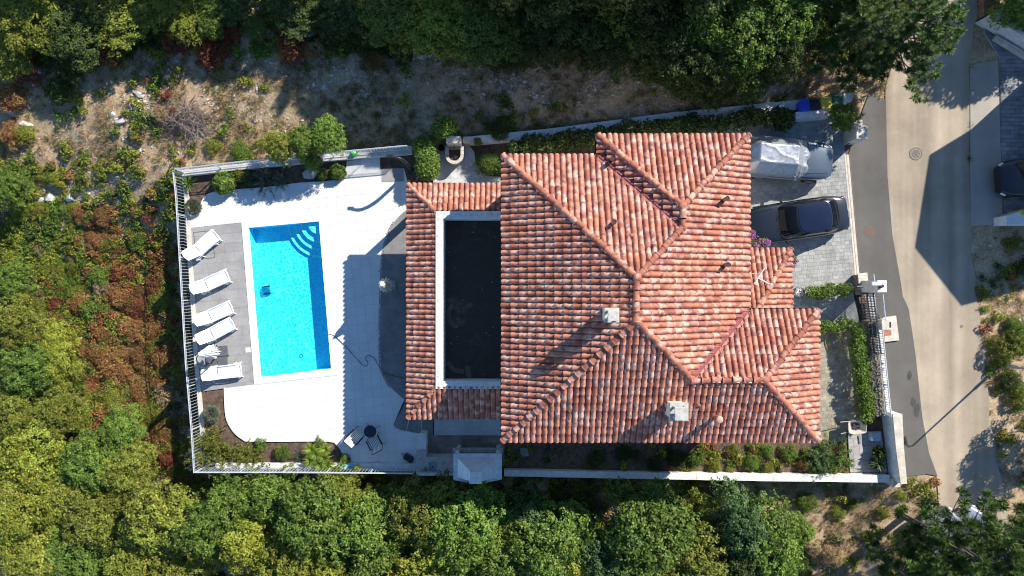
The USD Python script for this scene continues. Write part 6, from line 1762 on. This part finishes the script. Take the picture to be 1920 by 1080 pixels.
# brushwood heap
r = np.random.default_rng(55); q = at(352, 222, .3); g = float(zt(q[:2])[0])
t = thing('brushwood_pile', 'heap of grey brown dead branches on the dry sunny slope above the pool', 'branch pile', (q[0], q[1], g))
tw_m = mat('dead_twig', (.13, .10, .085), (.28, .23, .2), scale=7, rough=.9)
for k in range(120):
    a = r.uniform(0, 6.28); c0 = r.normal(size=2) * [.6, .38]; l = r.uniform(.5, 1.5); z0 = r.uniform(.05, .6) * math.exp(-(c0 ** 2).sum())
    d = np.array([math.cos(a), math.sin(a)]) * l / 2
    pts_ = spline([(*(c0 - d), z0 * .4), (*(c0 + r.normal(size=2) * .08), z0 + .12), (*(c0 + d), z0 * .7)], 3)
    m = [tube(pts_, np.linspace(.02, .006, len(pts_)), 4)]
    for _ in range(4):
        i = r.integers(2, len(pts_)); e = pts_[i] + np.r_[r.normal(size=2) * .25, r.uniform(-.02, .12)]; m.append(tube([pts_[i], e], [.008, .003], 3, cap=False))
    obj('branch', cat_(m), tw_m, t)
for i, (x0, y0, x1, y1, lab) in enumerate(((60, 1078, 72, 1005, 'bare pale dead trunk lying between the bushes in the lower left corner'), (78, 1060, 70, 1000, 'short pale dead branch beside the bare trunk in the lower left corner'), (60, 935, 90, 925, 'pale dead log between the bushes on the lower left slope'), (1205, 75, 1175, 0, 'pale dead trunk leaning in the shaded wood above the house'))):
    if i == 3: a, b = at(1163, 75, 1.2), at(1178, -5, 4.6)
    else: a, b = at(x0, y0, -1.7), at(x1, y1, -1.2)
    tag(obj('dead_trunk', tube(spline([a, (a + b) / 2 + (.08, 0, .05), b], 4), np.linspace(.09, .05, 9), 7), bark_pale), lab, 'dead trunk')
for i, (x, y, s) in enumerate(((96, 370, .34), (75, 375, .32), (92, 415, .28), (45, 360, .25), (38, 350, .25), (130, 372, .25), (222, 378, .28), (235, 455, .3), (225, 440, .26), (212, 215, .22), (225, 230, .28), (262, 180, .28), (75, 132, .5), (443, 95, .3), (585, 62, .3), (520, 70, .35), (790, 108, .25), (20, 205, .35), (52, 235, .35), (118, 55, .35))):
    rock(x, y, s, f'pale limestone rock on the dry slope, {ORD[i]} nearest from the railing corner')

# ---- uncountable ground cover: instanced stuff
def instancer(name, protos, pos, sc, idx, yaw):
    pi = UsdGeom.PointInstancer.Define(stage, '/World/' + name); tag(pi, kind='stuff')
    ps = []
    for i, (m, mm, tn) in enumerate(protos):
        p = f'/World/{name}/kind_{"abcdefgh"[i]}'; x = usdkit.mesh(stage, p, m, mm)
        if tn is not None: UsdGeom.PrimvarsAPI(x).CreatePrimvar('tone', T3, 'vertex').Set(Vt.Vec3fArray.FromNumpy(np.asarray(tn, np.float32)))
        ps.append(p)
    pi.CreatePrototypesRel().SetTargets([Sdf.Path(p) for p in ps])
    pi.CreatePositionsAttr(Vt.Vec3fArray.FromNumpy(np.asarray(pos, np.float32)))
    pi.CreateProtoIndicesAttr(Vt.IntArray.FromNumpy(np.asarray(idx, np.int32)))
    pi.CreateScalesAttr(Vt.Vec3fArray.FromNumpy(np.repeat(np.asarray(sc, np.float32)[:, None], 3, 1)))
    pi.CreateOrientationsAttr(Vt.QuathArray([Gf.Quath(float(math.cos(a / 2)), 0, 0, float(math.sin(a / 2))) for a in yaw]))


HARD = unary_union([LOT.buffer(.05), ROAD, FLAT.intersection(P([(1640, -60), (1820, -60), (1826, 430), (2200, 430), (2200, -60)])), P([(1585, 172), (1665, 180), (1762, 892), (1680, 900), (1600, 520), (1575, 300)])]).union(ROAD.buffer(.05))
shapely.prepare(HARD)


def scatter(n, seed, fdens):
    r = np.random.default_rng(seed); out = []
    while len(out) < n:
        p = np.c_[r.uniform(-27, 27, 4000), r.uniform(-16.5, 16.5, 4000)]
        px, py = p[:, 0] * 38.92 + 960, 540 - p[:, 1] * 38.92
        ok = (r.random(4000) < fdens(px, py, p)) & ~shapely.contains_xy(HARD, p[:, 0], p[:, 1])
        out += list(p[ok])
    p = np.array(out[:n]); return np.c_[p, zt(p)], r


nzf = lambda p, s, k: meshkit.fbm(np.c_[p * s, np.full(len(p), k)], 3, 5)
tuft = []
for k, leaf in enumerate(('straw', 'straw', 'olive')):
    r = np.random.default_rng(60 + k); n = 26
    D = r.normal(size=(n, 3)) * [1, 1, .3] + [0, 0, .8]; D /= np.linalg.norm(D, axis=1, keepdims=True)
    v_, f_, t_ = leaves(r.normal(size=(n, 3)) * [.06, .06, 0], D, .20, .010, r, .4, along=True); tuft.append((trimesh.Trimesh(v_, f_, process=False), LEAF[leaf], t_))


def d_grass(px, py, p):
    lit = ((px > 180) & (py > 120) & (py < 300)) * .9 + ((px < 330) & (py > 250)) * .6 + ((px > 1480) & (py > 890)) * .9 + ((px > 1830) & (py > 420)) * .6 + ((px > 1500) & (py < 200)) * .7 + .15
    return np.clip(lit * np.clip((nzf(p, .8, 2) - .32) * 4, .1, 1), 0, 1)


pos, r = scatter(9000, 71, d_grass)
instancer('dry_grass', tuft, pos, r.uniform(.5, 1.3, len(pos)), r.choice(3, len(pos), p=[.45, .38, .17]), r.uniform(0, 6.28, len(pos)))
stones = []
for k in range(4):
    r = np.random.default_rng(80 + k); stones.append((trimesh.convex.convex_hull(r.normal(size=(12, 3)) * [1, .8, .45] * .06), mat('limestone', (.36, .34, .31), (.66, .64, .6), scale=3, rough=.9, scale2=12), None))


def d_stone(px, py, p):
    band = np.exp(-((py - np.interp(px, [0, 100, 200, 320, 500, 800, 1000, 1300], [340, 380, 330, 150, 130, 120, 170, 175])) / 60) ** 2) + .9 * np.exp(-(((px - 95) / 60) ** 2 + ((py - 390) / 50) ** 2)) + .9 * np.exp(-(((px - 228) / 22) ** 2 + ((py - 440) / 45) ** 2))
    band += .8 * ((px > 285) & (px < 345) & (py > 420) & (py < 880)) + 1.2 * np.exp(-(((px - 1890) / 30) ** 2 + ((py - 590) / 18) ** 2)) + .10
    return np.clip(band * np.clip((nzf(p, 1.1, 7) - .38) * 5, .03, 1), 0, 1)


pos, r = scatter(7000, 72, d_stone)
sc = np.exp(r.normal(-.85, .45, len(pos))).clip(.18, 1.5)
instancer('limestone_rubble', stones, pos + [0, 0, .01], sc, r.integers(0, 4, len(pos)), r.uniform(0, 6.28, len(pos)))
cov = []
for k, leaf in enumerate(('olive', 'rust', 'yellow', 'bright', 'dark', 'red')):
    r = np.random.default_rng(90 + k); bl_ = [(*(r.normal(size=2) * .13), .08 + .05 * r.random(), .13, .13, .10) for _ in range(5)]
    v_, f_, t_ = crown_mesh(bl_, 230, .085, .03, 95 + k, clump=3, cr=.04, jit=.7); cov.append((trimesh.Trimesh(v_, f_, process=False), LEAF[leaf], t_))


BED = P([(950, 832), (1530, 834), (1588, 834), (1590, 884), (1200, 878), (950, 872)])
r = np.random.default_rng(78); bp_ = []
while len(bp_) < 120:
    x, y = r.uniform(950, 1590), r.uniform(832, 884)
    if BED.contains(Point(*at(x, y)[:2])) and r.random() < (1 if x > 1290 else .45): bp_.append(at(x, y, -.06))
instancer('bed_plants', cov, bp_, r.uniform(.4, 1.05, 120), r.choice(6, 120, p=[.28, .14, .14, .26, .12, .06]), r.uniform(0, 6.28, 120))


def d_cov(px, py, p):
    d = np.where(px < 340, np.interp(py, [130, 260, 380, 470, 560], [.04, .07, .38, .85, 1.0]), 0) + ((py > 890) & (px < 1440)) * .5 + (py < 110) * .6 + ((px > 1500) & (py > 900)) * .05 + ((px > 1835) & (py > 440)) * .10 + ((py >= 110) & (py < 300) & (px > 340)) * .02
    strip = (px > 288) & (px < 345) & (py > 400) & (py < 860)
    return np.where(strip, .12, d) * np.clip((nzf(p, .9, 11) - .28) * 4, .05, 1)


pos, r = scatter(9000, 73, d_cov)
px = pos[:, 0] * 38.92 + 960; py = 540 - pos[:, 1] * 38.92
pr = np.where(((px > 110) & (px < 345) & (py > 380))[:, None], np.array([[.22, .48, .08, .10, .06, .06]]), np.array([[.36, .08, .2, .2, .14, .02]])).cumsum(1)
instancer('ground_cover', cov, pos, r.uniform(.55, 1.35, len(pos)), (r.random((len(pos), 1)) > pr).sum(1).clip(0, 5), r.uniform(0, 6.28, len(pos)))
